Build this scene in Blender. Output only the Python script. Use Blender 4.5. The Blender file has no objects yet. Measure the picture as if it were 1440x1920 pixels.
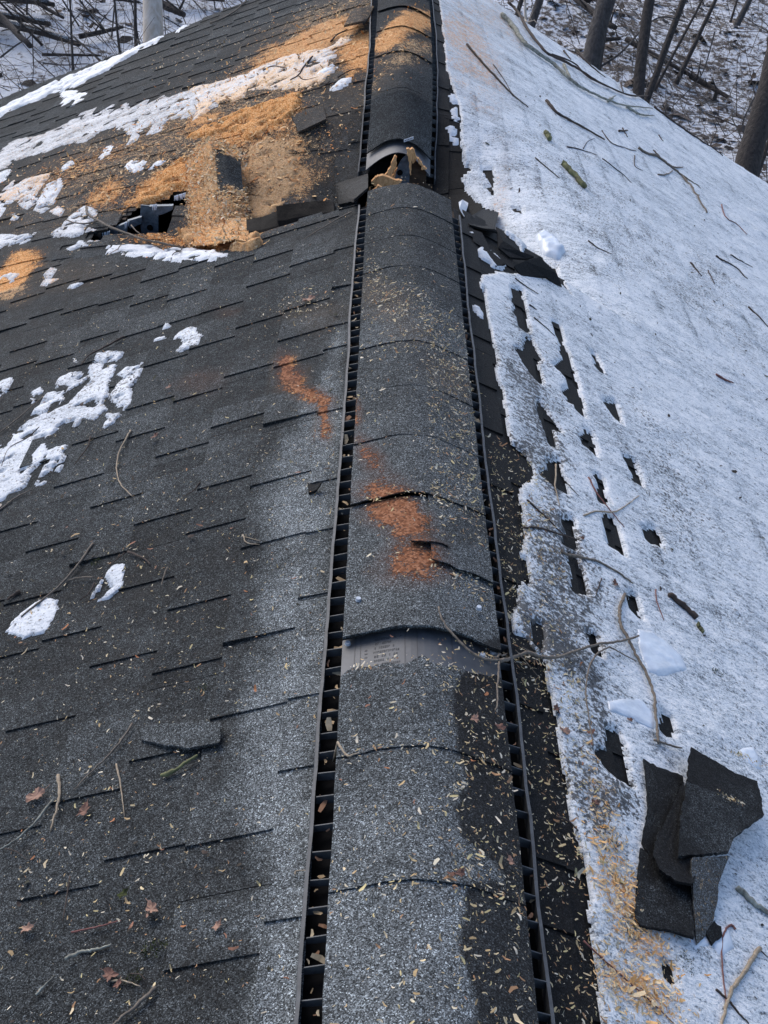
import bpy, math, random
import numpy as np
from mathutils import Matrix, Vector
random.seed(11); RNG = np.random.default_rng(11)
SC = bpy.context.scene; COL = SC.collection
# ---------------------------------------------------------------- camera
CAM = np.array([-0.1749, 0.0, 1.2444]); PIT, YAW, ROLL, FPX = 0.6117, 0.0623, 0.1222, 2200.0
_F = np.array([math.sin(YAW)*math.cos(PIT), math.cos(YAW)*math.cos(PIT), -math.sin(PIT)])
_R = np.array([math.cos(YAW), -math.sin(YAW), 0.0]); _U = np.cross(_R, _F)
CR = _R*math.cos(ROLL)+_U*math.sin(ROLL); CU = -_R*math.sin(ROLL)+_U*math.cos(ROLL)
cam = bpy.data.cameras.new('camera'); co = bpy.data.objects.new('camera', cam); COL.objects.link(co)
cam.sensor_fit = 'VERTICAL'; cam.sensor_height = 36; cam.lens = 36*FPX/1920; cam.clip_start = .02; cam.clip_end = 500
m = Matrix.Identity(4)
for i in range(3): m[i][0] = CR[i]; m[i][1] = CU[i]; m[i][2] = -_F[i]; m[i][3] = CAM[i]
co.matrix_world = m; SC.camera = co
# ---------------------------------------------------------------- light: open shade under a pale winter sky
W = bpy.data.worlds.new('World'); SC.world = W; W.use_nodes = True
nt = W.node_tree; sky = nt.nodes.new('ShaderNodeTexSky'); sky.sky_type = 'NISHITA'; sky.sun_disc = False
SUN_EL, SUN_AZ = math.radians(38), math.radians(-35)
sky.sun_elevation = SUN_EL; sky.sun_rotation = SUN_AZ; sky.air_density = .7; sky.dust_density = 1.6; sky.ozone_density = .8
nt.links.new(sky.outputs[0], nt.nodes['Background'].inputs[0]); nt.nodes['Background'].inputs[1].default_value = .115
sl = bpy.data.lights.new('sun', 'SUN'); so = bpy.data.objects.new('sun', sl); COL.objects.link(so)
sl.energy = .75; sl.angle = math.radians(45); sl.color = (1, .96, .9)
sd = Vector((math.sin(SUN_AZ)*math.cos(SUN_EL), math.cos(SUN_AZ)*math.cos(SUN_EL), math.sin(SUN_EL)))
so.rotation_euler = sd.to_track_quat('Z', 'Y').to_euler()
SC.view_settings.view_transform = 'Standard'; SC.view_settings.look = 'None'; SC.view_settings.exposure = 1.1; SC.view_settings.gamma = 1
SC.cycles.max_bounces = 6; SC.cycles.transparent_max_bounces = 6
# ---------------------------------------------------------------- noise helpers
def _hash(ix, iy, s):
    h = (ix.astype(np.int64)*374761393 + iy.astype(np.int64)*668265263 + s*1442695041) & 0x7fffffff
    h = ((h ^ (h >> 13))*1274126177) & 0x7fffffff
    return ((h ^ (h >> 16)) & 0xffff)/65535.0
def vn(x, y, s=0):
    x = np.asarray(x, float); y = np.asarray(y, float)
    ix = np.floor(x); iy = np.floor(y); fx = x-ix; fy = y-iy
    fx = fx*fx*(3-2*fx); fy = fy*fy*(3-2*fy)
    a = _hash(ix, iy, s); b = _hash(ix+1, iy, s); c = _hash(ix, iy+1, s); d = _hash(ix+1, iy+1, s)
    return (a*(1-fx)+b*fx)*(1-fy)+(c*(1-fx)+d*fx)*fy
def fbm(x, y, s=0, o=4):
    t = 0; a = .5
    for k in range(o):
        t = t+a*vn(np.asarray(x)*2**k+k*7.3, np.asarray(y)*2**k-k*3.1, s+k); a *= .5
    return t/(1-.5**o)-.5                                           # about -.5 .. .5
def sstep(a, b, x):
    t = np.clip((np.asarray(x)-a)/(b-a), 0, 1); return t*t*(3-2*t)
# ---------------------------------------------------------------- the roof as a surface
TH = .4461; TT = math.tan(TH); GABLE = 7.68
YBX = [-3.7, -1.4, -1.0, -.55, -.43, -.2, 0, .18, .36, .51, .7, 3.7]
YBY = [4.7, 4.12, 3.86, 3.49, 3.53, 3.50, 3.52, 3.56, 3.62, 3.47, 3.45, 3.45]
def yb(x): return np.interp(x, YBX, YBY)
def lat(x): return np.where(x < 0, np.exp(-(x/.85)**2), np.exp(-(x/.42)**2))
DY = [3.0, 4.0, 4.3, 4.55, 4.75, 4.95, 5.3, 5.67, 6.5, 8]; DA = [.42, .44, .42, .36, .25, .15, .075, .035, 0, 0]
VY = [4.3, 4.45, 4.63, 4.93, 5.3, 5.67, 6.5, 8]; VD = [.45, .37, .285, .145, .07, .035, 0, 0]
def sag(x, y): return np.interp(y, DY, DA)*lat(x)
def wav(x, y): return .006*np.sin(x*5.1+y*1.3)*np.sin(y*2.9+1)*np.clip(np.abs(x)-.2, 0, 1)
def Hn(x, y): return -np.abs(x)*TT + wav(x, y)
def Hf(x, y): return -np.abs(x)*TT + wav(x, y) - sag(x, y)
def H(x, y):
    x = np.asarray(x, float); y = np.asarray(y, float)
    return np.where(y < yb(x), Hn(x, y), Hf(x, y))
def capz(x): return .020 - TT*(np.sqrt(np.asarray(x)**2+.0036)-.06)
def vz(y): return -np.interp(y, VY, VD)
def HT(x, y):                                                       # with the ridge vent on top
    x = np.asarray(x, float); y = np.asarray(y, float); z = H(x, y)+.012
    z = np.where((np.abs(x) < .128) & (y < 3.55), np.maximum(z, capz(x)+.014), z)
    z = np.where((np.abs(x) < .128) & (y > 4.6), np.maximum(z, capz(x)+vz(y)+.014), z)
    return z
def ray(px, py): return _F + CR*(px-720)/FPX - CU*(py-960)/FPX
_ts = np.concatenate([np.arange(.9, 4, .004), np.arange(4, 13, .008)])
def hit(px, py, h=0.0, f=H):
    d = ray(px, py); P = CAM[None]+_ts[:, None]*d[None]
    g = P[:, 2]-(f(P[:, 0], P[:, 1])+h); k = np.argmax(g < 0)
    if g[k] >= 0: k = len(_ts)-1
    k = max(k, 1); a, b = g[k-1], g[k]; w = 0 if a == b else np.clip(a/(a-b), 0, 1)
    return P[k-1]+(P[k]-P[k-1])*w
def onplane(px, py, y): d = ray(px, py); return CAM+d*(y-CAM[1])/d[1]
def atdepth(px, py, t): return CAM+ray(px, py)*t
def Q(pts, sc=1, ox=0, oy=0): return [(ox+a/sc, oy+b/sc) for a, b in pts]   # zoomed picture numbers to picture numbers
def XY(pts): return np.array([hit(*p)[:2] for p in pts])
def sdf(poly, x, y):                                                # >0 inside
    d = np.full(x.shape, 1e9); s = np.zeros(x.shape, bool); n = len(poly)
    for i in range(n):
        a = poly[i]; b = poly[(i+1) % n]; e = b-a; L = e@e+1e-12
        wx = x-a[0]; wy = y-a[1]; t = np.clip((wx*e[0]+wy*e[1])/L, 0, 1)
        d = np.minimum(d, (wx-t*e[0])**2+(wy-t*e[1])**2)
        c = (a[1] > y) != (b[1] > y)
        s ^= c & (x < a[0]+(y-a[1])*e[0]/(e[1] if abs(e[1]) > 1e-12 else 1e-12))
    d = np.sqrt(d); return np.where(s, d, -d)
# ---------------------------------------------------------------- object helpers
def tag(o, label=None, cat=None, group=None, kind=None):
    if label: o['label'] = label
    if cat: o['category'] = cat
    if group: o['group'] = group
    if kind: o['kind'] = kind
    return o
def empty(name, loc): 
    o = bpy.data.objects.new(name, None); o.location = loc; COL.objects.link(o); return o
def mk(name, v, f, mat, parent=None, cols=None, smooth=False, center=False, mi=None):
    v = np.asarray(v, float).reshape(-1, 3); loc = np.zeros(3)
    if center: loc = (v.min(0)+v.max(0))/2; loc[2] = v[:, 2].min(); v = v-loc
    me = bpy.data.meshes.new(name)
    if isinstance(f, np.ndarray):
        n = len(f); k = f.shape[1]
        me.vertices.add(len(v)); me.vertices.foreach_set('co', v.astype(np.float32).ravel())
        me.loops.add(n*k); me.loops.foreach_set('vertex_index', f.astype(np.int32).ravel())
        me.polygons.add(n); me.polygons.foreach_set('loop_start', np.arange(0, n*k, k, dtype=np.int32))
        me.update(calc_edges=True)
    else: me.from_pydata(v.tolist(), [], f)
    me.validate(); me.update()
    if cols is not None:
        a = me.color_attributes.new('msk', 'FLOAT_COLOR', 'POINT'); c = np.ones((len(v), 4), np.float32)
        cols = np.asarray(cols, np.float32); c[:, :cols.shape[1]] = cols; a.data.foreach_set('color', c.ravel())
    for mm in (mat if isinstance(mat, (list, tuple)) else [mat]): me.materials.append(mm)
    if mi is not None: me.polygons.foreach_set('material_index', np.asarray(mi, np.int32))
    me.polygons.foreach_set('use_smooth', [smooth]*len(me.polygons))
    o = bpy.data.objects.new(name, me); COL.objects.link(o); o.location = loc
    if parent: 
        o.parent = parent
        if parent.type == 'EMPTY' or parent.location.length > 0: o.matrix_parent_inverse = Matrix.Translation(-wloc(parent))
    return o
def wloc(o):
    v = Vector(o.location)
    if o.parent: v = v + wloc(o.parent)+o.matrix_parent_inverse.translation
    return v
class MB:
    def __init__(s): s.v = []; s.f = []; s.c = []
    def add(s, v, f, c=(1, 0, 0, 0)):
        o = len(s.v); s.v += [tuple(p) for p in v]; s.f += [tuple(i+o for i in q) for q in f]; s.c += [tuple(c)]*len(v) if np.ndim(c) == 1 else [tuple(q) for q in c]
    def box(s, a, b, c=(1, 0, 0, 0)):
        x0, y0, z0 = a; x1, y1, z1 = b
        s.add([(x0,y0,z0),(x1,y0,z0),(x1,y1,z0),(x0,y1,z0),(x0,y0,z1),(x1,y0,z1),(x1,y1,z1),(x0,y1,z1)],
              [(0,3,2,1),(4,5,6,7),(0,1,5,4),(1,2,6,5),(2,3,7,6),(3,0,4,7)], c)
    def hexa(s, b, t, c=(1, 0, 0, 0)):                              # four bottom and four top corners
        s.add(list(b)+list(t), [(0,3,2,1),(4,5,6,7),(0,1,5,4),(1,2,6,5),(2,3,7,6),(3,0,4,7)], c)
    def tube(s, pts, rad, n=6, c=(1, 0, 0, 0), knob=0):
        P = [np.array(p, float) for p in pts]; rings = []; up = np.array([.3, .2, 1.])
        for i, p in enumerate(P):
            d = P[min(i+1, len(P)-1)]-P[max(i-1, 0)]; d = d/(np.linalg.norm(d)+1e-9)
            a = np.cross(d, up); a /= np.linalg.norm(a)+1e-9; b = np.cross(a, d)
            r = rad[i] if np.ndim(rad) else rad
            r = r*(1+knob*random.uniform(-.5, .8))
            rings.append([p+r*(a*math.cos(2*math.pi*k/n)+b*math.sin(2*math.pi*k/n)) for k in range(n)])
        v = [q for r in rings for q in r]; f = []
        for i in range(len(P)-1):
            for k in range(n): f.append((i*n+k, i*n+(k+1) % n, (i+1)*n+(k+1) % n, (i+1)*n+k))
        f.append(tuple(range(n-1, -1, -1))); f.append(tuple((len(P)-1)*n+k for k in range(n)))
        s.add(v, f, c)
    def slab(s, top, th, c=(1, 0, 0, 0), dirn=(0, 0, -1)):          # outline given thickness
        n = len(top); T = [np.array(p, float) for p in top]; B = [p+np.array(dirn)*th for p in T]
        s.add(T+B, [tuple(range(n)), tuple(range(2*n-1, n-1, -1))]+[(i, n+i, n+(i+1) % n, (i+1) % n) for i in range(n)], c)
    def build(s, name, mat, parent=None, smooth=False, center=False, **k):
        return mk(name, s.v, s.f, mat, parent, cols=s.c, smooth=smooth, center=center, **k)
def smooth_line(pts, n=5):
    P = [np.array(p, float) for p in pts]
    if len(P) < 3:
        return [P[0]+(P[-1]-P[0])*t for t in np.linspace(0, 1, 2*n)]
    E = [2*P[0]-P[1]]+P+[2*P[-1]-P[-2]]; out = []
    for i in range(1, len(E)-2):
        for k in range(n):
            t = k/n; a, b, c, d = E[i-1:i+3]
            out.append(.5*((2*b)+(c-a)*t+(2*a-5*b+4*c-d)*t*t+(3*b-a-3*c+d)*t**3))
    return out+[P[-1]]
# ---------------------------------------------------------------- materials
class NT:
    def __init__(s, name, rough=.8):
        s.m = bpy.data.materials.new(name); s.m.use_nodes = True; s.t = s.m.node_tree; s.b = s.t.nodes['Principled BSDF']
        s.b.inputs['Roughness'].default_value = rough; s._p = None
    def n(s, t, **k):
        o = s.t.nodes.new('ShaderNode'+t)
        for a, b in k.items(): setattr(o, a, b)
        return o
    def lk(s, a, b): s.t.links.new(a, b)
    def pos(s):
        if not s._p: s._p = s.n('NewGeometry').outputs['Position']
        return s._p
    def val(s, x, sock):
        if hasattr(x, 'is_linked'): s.lk(x, sock)
        else: sock.default_value = x
    def noise(s, sc, det=3, rough=.6, vec=None, dist=0):
        o = s.n('TexNoise'); o.inputs['Scale'].default_value = sc; o.inputs['Detail'].default_value = det
        o.inputs['Roughness'].default_value = rough; o.inputs['Distortion'].default_value = dist; s.lk(vec or s.pos(), o.inputs['Vector']); return o.outputs['Fac']
    def voro(s, sc, out='Color', vec=None):
        o = s.n('TexVoronoi'); o.inputs['Scale'].default_value = sc; s.lk(vec or s.pos(), o.inputs['Vector']); return o.outputs[out]
    def math(s, op, a, b=0.0, c=0.0, clamp=False):
        o = s.n('Math', operation=op, use_clamp=clamp); s.val(a, o.inputs[0]); s.val(b, o.inputs[1]); s.val(c, o.inputs[2]); return o.outputs[0]
    def ramp(s, x, stops, mode='LINEAR'):
        o = s.n('ValToRGB'); o.color_ramp.interpolation = mode; e = o.color_ramp.elements
        while len(e) < len(stops): e.new(.5)
        for q, (p, c) in zip(e, stops): q.position = p; q.color = (c, c, c, 1) if np.ndim(c) == 0 else (*c, 1)
        s.val(x, o.inputs[0]); return o.outputs[0]
    def mapr(s, x, a, b, c=0., d=1.):
        o = s.n('MapRange'); s.val(x, o.inputs[0])
        for i, q in enumerate((a, b, c, d)): s.val(q, o.inputs[i+1])
        return o.outputs[0]
    def mix(s, f, a, b, mode='MIX'):
        o = s.n('Mix', data_type='RGBA', blend_type=mode); s.val(f, o.inputs[0])
        for x, k in ((a, 6), (b, 7)): s.val((*x, 1) if isinstance(x, tuple) else x, o.inputs[k])
        return o.outputs[2]
    def attr(s):
        o = s.n('Attribute', attribute_name='msk'); p = s.n('SeparateColor'); s.lk(o.outputs['Color'], p.inputs[0])
        return p.outputs[0], p.outputs[1], p.outputs[2], o.outputs['Alpha']
    def stretch(s, x, y, z, rot=0):
        o = s.n('Mapping'); o.inputs['Scale'].default_value = (x, y, z); o.inputs['Rotation'].default_value[2] = rot; s.lk(s.pos(), o.inputs[0]); return o.outputs[0]
    def bump(s, h, dist, st=1.0):
        o = s.n('Bump'); o.inputs['Distance'].default_value = dist; o.inputs['Strength'].default_value = st; s.lk(h, o.inputs['Height']); s.lk(o.outputs[0], s.b.inputs['Normal'])
    def col(s, c): s.val((*c, 1) if isinstance(c, tuple) else c, s.b.inputs['Base Color'])
    def rough(s, r): s.val(r, s.b.inputs['Roughness'])
def dust_mix(t, base, dust, hue):                                   # loose sawdust lying in flecks over a surface
    n1 = t.noise(170, 2, .7); n2 = t.noise(38, 3, .6); k = t.math('ADD', t.math('MULTIPLY', n1, .62), t.math('MULTIPLY', n2, .38))
    th = t.math('SUBTRACT', .74, t.math('MULTIPLY', dust, .52))
    f = t.math('MULTIPLY', t.mapr(k, th, t.math('ADD', th, .07)), t.mapr(dust, 0., .06))
    v = t.voro(240); sp = t.n('SeparateColor'); t.lk(v, sp.inputs[0])
    tan = t.ramp(sp.outputs[0], [(0, (.40, .27, .15)), (.5, (.66, .46, .26)), (1, (.82, .64, .42))])
    ora = t.ramp(sp.outputs[1], [(0, (.40, .15, .045)), (.5, (.76, .34, .11)), (1, (.88, .56, .27))])
    red = t.ramp(sp.outputs[1], [(0, (.10, .045, .03)), (.5, (.22, .088, .05)), (1, (.38, .17, .10))])
    c = t.mix(t.mapr(hue, .0, .5), tan, ora); c = t.mix(t.mapr(hue, .5, 1.), c, red)
    base = t.mix(t.math('MULTIPLY', t.mapr(dust, .0, .6, 0, .42), t.mapr(n2, .3, .7, .5, 1)), base, t.mix(t.mapr(hue, .3, 1.), (.24, .17, .11), (.20, .075, .035)))
    return t.mix(f, base, c), f
def m_shingle():
    t = NT('asphalt_shingle', .85); tone, wet, dust, hue = t.attr()
    v = t.voro(680); sp = t.n('SeparateColor'); t.lk(v, sp.inputs[0])
    g = t.ramp(sp.outputs[0], [(0, (.010, .0105, .0105)), (.45, (.037, .0400, .0405)), (.80, (.082, .0895, .092)), (.94, (.128, .142, .147)), (1, (.25, .275, .283))])
    big = t.noise(9, 4, .6); mid = t.noise(70, 3, .65)
    k = t.math('MULTIPLY', tone, t.mapr(big, .3, .7, .78, 1.22)); k = t.math('MULTIPLY', k, t.mapr(mid, .25, .75, .7, 1.3))
    sc = t.n('VectorMath', operation='SCALE'); t.lk(g, sc.inputs[0]); t.lk(k, sc.inputs[3])
    w2 = t.mapr(t.math('ADD', wet, t.math('MULTIPLY', t.math('SUBTRACT', t.noise(28, 4, .65), .5), .7)), .3, .7)
    c = t.mix(t.math('MULTIPLY', w2, .82), sc.outputs[0], (.0085, .0074, .0070))
    c, f = dust_mix(t, c, dust, hue); t.col(c)
    t.rough(t.mapr(w2, 0, 1, .92, .62)); t.b.inputs['Specular IOR Level'].default_value = .10
    t.bump(t.math('ADD', sp.outputs[1], t.math('MULTIPLY', f, 2.)), .0016, .9); return t.m
def m_ice(name, clear):
    t = NT(name, .4); dirt, bare, dust, hue = t.attr()
    st = t.stretch(1, 2.2, 1, .35); nf = t.noise(210, 4, .8); nm = t.noise(46, 5, .72, st, .8); nl = t.noise(6, 4, .6, st)
    w = (.50, .44, .22) if clear else (.30, .36, .24)
    k = t.math('ADD', t.math('ADD', t.math('MULTIPLY', nf, w[0]), t.math('MULTIPLY', nm, w[1])), t.math('MULTIPLY', nl, w[2]))
    k = t.math('SUBTRACT', k, t.math('MULTIPLY', bare, .085)); c0 = sum(w)*.5
    base = t.ramp(k, [(c0-.125, (.06, .066, .075)), (c0-.08, (.30, .34, .375)), (c0-.035, (.60, .655, .70)), (c0+.02, (.80, .835, .86)), (c0+.08, (.93, .94, .945))] if clear else [(c0-.13, (.10, .11, .125)), (c0-.08, (.38, .42, .47)), (c0-.035, (.64, .68, .73)), (c0+.05, (.80, .825, .85)), (c0+.11, (.90, .91, .92))])
    rd = t.math('ABSOLUTE', t.math('SUBTRACT', t.noise(17, 3, .6, t.stretch(1, 1.7, 1, .5), 1.2), .5)); vein = t.mapr(rd, 0, .011, .55, 0)
    base = t.mix(vein, base, (.86, .89, .92))
    d2 = t.math('ADD', t.math('ADD', t.noise(110, 3, .7), t.math('MULTIPLY', t.noise(7, 3, .6), .4)), t.math('MULTIPLY', dirt, .30))
    base = t.mix(t.math('MULTIPLY', t.mapr(d2, .90, .98), .9), base, (.030, .028, .026))
    c, f = dust_mix(t, base, dust, hue); t.col(c); t.rough(t.mapr(nm, .35, .65, .22, .65)); t.b.inputs['Specular IOR Level'].default_value = .45
    t.bump(t.math('ADD', t.math('ADD', nm, t.math('MULTIPLY', nf, .45)), t.math('MULTIPLY', vein, .3)), .0045, .8); return t.m
def m_flat(name, c, rough=.7, var=.3, sc=40, metal=0, bump=.002, spec=.5):
    t = NT(name, rough); n = t.noise(sc, 4, .65); a = tuple(q*(1-var) for q in c); b = tuple(min(1, q*(1+var)) for q in c)
    t.col(t.mix(t.mapr(n, .3, .7), a, b)); t.b.inputs['Metallic'].default_value = metal; t.b.inputs['Specular IOR Level'].default_value = spec
    if bump: t.bump(n, bump, .6)
    return t.m
def m_bark(name, a, b, sx=30, sz=6, bump=.01):
    t = NT(name, .9); n = t.noise(1, 5, .65, t.stretch(sx, sx, sz), .5); t.col(t.ramp(n, [(.25, a), (.7, b)])); t.bump(n, bump, .8); return t.m
def m_chip(name):
    t = NT(name, .85); r, g, b, a = t.attr(); cc = t.n('CombineColor')
    for i, q in enumerate((r, g, b)): t.lk(q, cc.inputs[i])
    t.col(t.mix(.5, cc.outputs[0], t.mix(t.noise(300, 2), (.5, .5, .5), (1.3, 1.3, 1.3)), 'MULTIPLY')); return t.m
M = {}
M['sh'] = m_shingle(); M['ice'] = m_ice('old_roof_ice', 1); M['snow'] = m_ice('patchy_snow', 0)
M['plastic'] = m_flat('black_plastic', (.006, .0062, .007), .9, .4, 60, 0, .0006, .08)
M['rail'] = m_flat('weathered_rail_lit_rib_plastic', (.075, .08, .085), .6, .4, 50, 0, .0006)
M['sheet'] = m_flat('grey_plastic_sheet', (.075, .08, .088), .55, .3, 18, 0, .0006)
M['zinc'] = m_flat('zinc_plate', (.12, .15, .18), .5, .5, 55, .3, .001)
M['nail'] = m_flat('nail_steel', (.45, .5, .56), .4, .2, 80, .3, 0)
M['splint'] = m_bark('splintered_pine', (.40, .17, .05), (.78, .45, .20), 90, 14, .006)
M['deck'] = m_bark('old_plywood', (.035, .024, .016), (.10, .065, .04), 20, 60, .004)
M['wall'] = m_bark('board_wall', (.07, .055, .045), (.16, .13, .10), 4, 40, .01)
M['paper'] = m_flat('white_paper', (.55, .60, .66), .7, .15, 40, 0, 0)
M['ink'] = m_flat('grey_ink', (.055, .057, .062), .6, .1, 40, 0, 0)
M['chip'] = m_chip('wood_flakes')
M['twig'] = m_bark('twig_bark', (.075, .058, .045), (.24, .20, .155), 160, 60, .001)
M['dtwig'] = m_bark('dark_twig_bark', (.022, .016, .013), (.085, .06, .047), 160, 60, .001)
M['ptwig'] = m_bark('peeled_twig', (.20, .15, .10), (.44, .36, .26), 160, 60, .001)
M['rtwig'] = m_bark('red_twig_bark', (.12, .04, .035), (.26, .12, .10), 160, 60, .001)
M['lichen'] = m_bark('lichen_bark', (.05, .04, .03), (.42, .43, .36), 70, 50, .003)
M['mossbark'] = m_bark('mossy_bark', (.035, .028, .018), (.22, .23, .10), 50, 40, .004)
M['bark'] = m_bark('tree_bark', (.014, .011, .010), (.075, .062, .054), 34, 7, .05)
M['pbark'] = m_bark('grey_tree_bark', (.022, .019, .018), (.105, .094, .088), 34, 7, .05)
M['pole'] = m_bark('bare_weathered_wood', (.40, .31, .22), (.66, .60, .53), 16, 1.2, .006)
M['leaf'] = m_flat('dead_leaf', (.16, .075, .05), .7, .55, 90, 0, .001)
M['pleaf'] = m_flat('pale_dead_leaf', (.33, .19, .13), .7, .45, 90, 0, .001)
M['moss'] = m_flat('moss', (.045, .055, .012), .95, .7, 160, 0, .003)
M['icechunk'] = m_flat('clear_ice', (.66, .72, .79), .25, .14, 22, 0, .004)
# ---------------------------------------------------------------- stains, wet and dust laid out on the roof
class Ell:
    def __init__(s, c, a, b, st, hue=0.):
        s.c = hit(*c)[:2]; A = hit(c[0]+a[0], c[1]+a[1])[:2]-s.c; B = hit(c[0]+b[0], c[1]+b[1])[:2]-s.c
        s.A, s.B = A, B; s.M = np.linalg.inv(np.array([A, B]).T+1e-6*np.eye(2)); s.st = st; s.hue = hue; s.side = np.sign(s.c[0])
        s.near = s.c[1] < yb(s.c[0])
        if not s.near and s.c[0] < -.1: s.A = s.A*1.25; s.B = s.B*1.2; s.M = np.linalg.inv(np.array([s.A, s.B]).T+1e-6*np.eye(2)); s.st *= .92
    def w(s, x, y):
        dx, dy = x-s.c[0], y-s.c[1]; r = np.sqrt((s.M[0, 0]*dx+s.M[0, 1]*dy)**2+(s.M[1, 0]*dx+s.M[1, 1]*dy)**2)
        r = r+fbm(x*9, y*9, 3)*.9+fbm(x*30, y*30, 5, 3)*.5
        return s.st*sstep(1.5, .25, r)
    def sample(s, n):
        p = RNG.normal(0, .55, (n, 2)); return s.c+p[:, :1]*s.A+p[:, 1:]*s.B
DUST = [Ell(*q) for q in [
 ((620, 40), (120, -45), (8, 38), .5, .05), ((575, 88), (115, -52), (10, 30), .9, .38), ((480, 135), (90, -42), (8, 22), .5, .2), ((672, 100), (34, -12), (12, 48), .9, .45),
 ((430, 190), (120, -52), (8, 22), .42, .2), ((470, 245), (115, -55), (12, 28), .85, .5), ((330, 335), (85, -42), (12, 30), .85, .5),
 ((500, 320), (75, -20), (15, 75), .85, .28), ((590, 280), (60, -25), (10, 60), .42, .1), ((190, 300), (110, -50), (10, 26), .5, .42),
 ((205, 362), (45, -22), (8, 24), .7, .45), ((110, 335), (90, -42), (12, 40), .5, .4), ((30, 505), (48, -16), (8, 36), .95, .5),
 ((20, 548), (45, -18), (8, 22), .6, .2), ((420, 455), (95, 8), (6, 28), 1., .42), ((300, 452), (60, 6), (4, 14), .7, .5),
 ((350, 255), (330, -145), (40, 110), .5, .15), ((120, 520), (110, -10), (10, 30), .25, .15), ((520, 245), (60, -20), (10, 40), .6, .4),
 ((538, 695), (22, 36), (16, -12), .85, .97), ((575, 742), (50, 16), (10, 22), .85, .93), ((608, 788), (4, 44), (15, 0), .85, .93),
 ((380, 722), (52, -12), (8, 24), .26, .9), ((425, 590), (25, 0), (0, 14), .2, .9), ((590, 590), (62, -15), (10, 28), .26, .05)]]
CDUST = [Ell(*q) for q in [
 ((683, 885), (22, 42), (26, -6), .55, .97), ((738, 988), (46, 50), (50, -18), .78, .95), ((772, 1082), (34, 46), (52, -8), .7, .95),
 ((662, 800), (4, 55), (12, 0), .5, .92), ((720, 600), (60, 70), (45, -10), .3, .03), ((840, 740), (60, 50), (30, -20), .22, .0),
 ((760, 55), (70, 0), (0, 35), .9, .42), ((760, 110), (70, 0), (0, 40), .5, .1)]]
IDUST = [Ell(*q) for q in [
 ((880, 90), (60, 130), (50, -10), .5, .42), ((930, 40), (70, 60), (30, -20), .42, .3), ((1160, 1700), (28, 130), (36, 0), .4, .2), ((1180, 1720), (75, 120), (34, -18), .5, .3),
 ((1190, 1870), (70, 60), (50, -10), .55, .3), ((1130, 1560), (20, 110), (30, 0), .3, .15), ((930, 425), (20, 6), (0, 10), .4, .45)]]
DIRT = [Ell(*q) for q in [
 ((1150, 430), (190, 130), (50, -70), .55), ((1330, 560), (150, 110), (40, -60), .55), ((1000, 300), (70, 120), (60, -20), .45), ((1080, 330), (150, 120), (40, -60), .4),
 ((1000, 760), (40, 220), (70, 0), .85), ((1050, 1100), (40, 260), (75, 0), .9), ((1110, 1450), (40, 200), (70, 0), .85), ((1250, 900), (120, 300), (90, -20), .45), ((1380, 1200), (60, 500), (90, 0), .3)]]
BARE = [Ell(*q) for q in [((990, 800), (40, 260), (55, 0), .5), ((1050, 1120), (40, 260), (60, 0), .55), ((1110, 1440), (40, 160), (60, 0), .55), ((1130, 800), (90, 260), (60, 0), .4), ((960, 320), (60, 110), (30, 0), .35)]]
LIGHT = XY([(640, 610), (610, 690), (560, 770), (505, 880), (495, 1050), (480, 1250), (450, 1400), (440, 1560), (480, 1640), (495, 1780), (485, 1990), (560, 1990), (600, 1500), (640, 800)])
WETC = XY([(885, 2040), (862, 1830), (872, 1700), (935, 1685), (850, 1600), (862, 1500), (850, 1430), (838, 1330), (868, 1262), (960, 1240), (925, 1060), (822, 1085), (822, 1030), (930, 940), (880, 700), (1000, 700), (1120, 2040)])
WETR = XY([(850, 640), (850, 590), (905, 640), (905, 700)])
def roofmask(x, y, z=None):
    tone = .98+fbm(x*2.2, y*2.2, 21)*.6; wet = .40+fbm(x*1.7, y*1.7, 31)*.35+fbm(x*9, y*9, 33)*.15
    far = y > yb(x); L = x < 0
    wet = np.where(L & ~far & (y < 2.2), wet-.05, wet); wet = np.where(L & far, wet-.03, wet)
    lb = sstep(-.02, .03, sdf(LIGHT, x, y)+fbm(x*12, y*12, 41)*.05); tone = tone+lb*1.5; wet = wet*(1-lb*.95)
    wet = np.where(~L, .80+fbm(x*5, y*5, 44)*.3, wet); tone = np.where(~L, tone*.8, tone)
    dust = np.zeros_like(x); hue = np.zeros_like(x)+.2
    for e in DUST:
        if e.near: ok = (~far) & (np.sign(x) == e.side) | (e.st > .9)
        else: ok = far & (np.sign(x) == e.side)
        w = np.where(ok, e.w(x, y), 0); hue = np.where(w > dust, e.hue, hue); dust = np.maximum(dust, w)
    return np.stack([tone, wet, dust, hue], -1)
def capmask(x, y):
    tone = 1.75+fbm(x*3, y*3, 51)*.9+.75*sstep(1.25, .85, y); wet = .08+fbm(x*6, y*5, 53)*.25
    wet = np.where(y > 2.4, wet+.22*sstep(2.3, 3.0, y), wet); tone = np.where(y > 2.3, tone-.75*sstep(2.3, 3., y), tone)
    w = sstep(-.012, .012, sdf(WETC, x, y)+fbm(x*16, y*16, 55)*.03); k = np.where(y > 1.5, .5, 1.); wet = np.maximum(wet, w*k*.95)
    dust = np.zeros_like(x); hue = np.zeros_like(x)
    for e in CDUST: q = e.w(x, y); hue = np.where(q > dust, e.hue, hue); dust = np.maximum(dust, q)
    return np.stack([tone, wet, dust, hue], -1)
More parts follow.
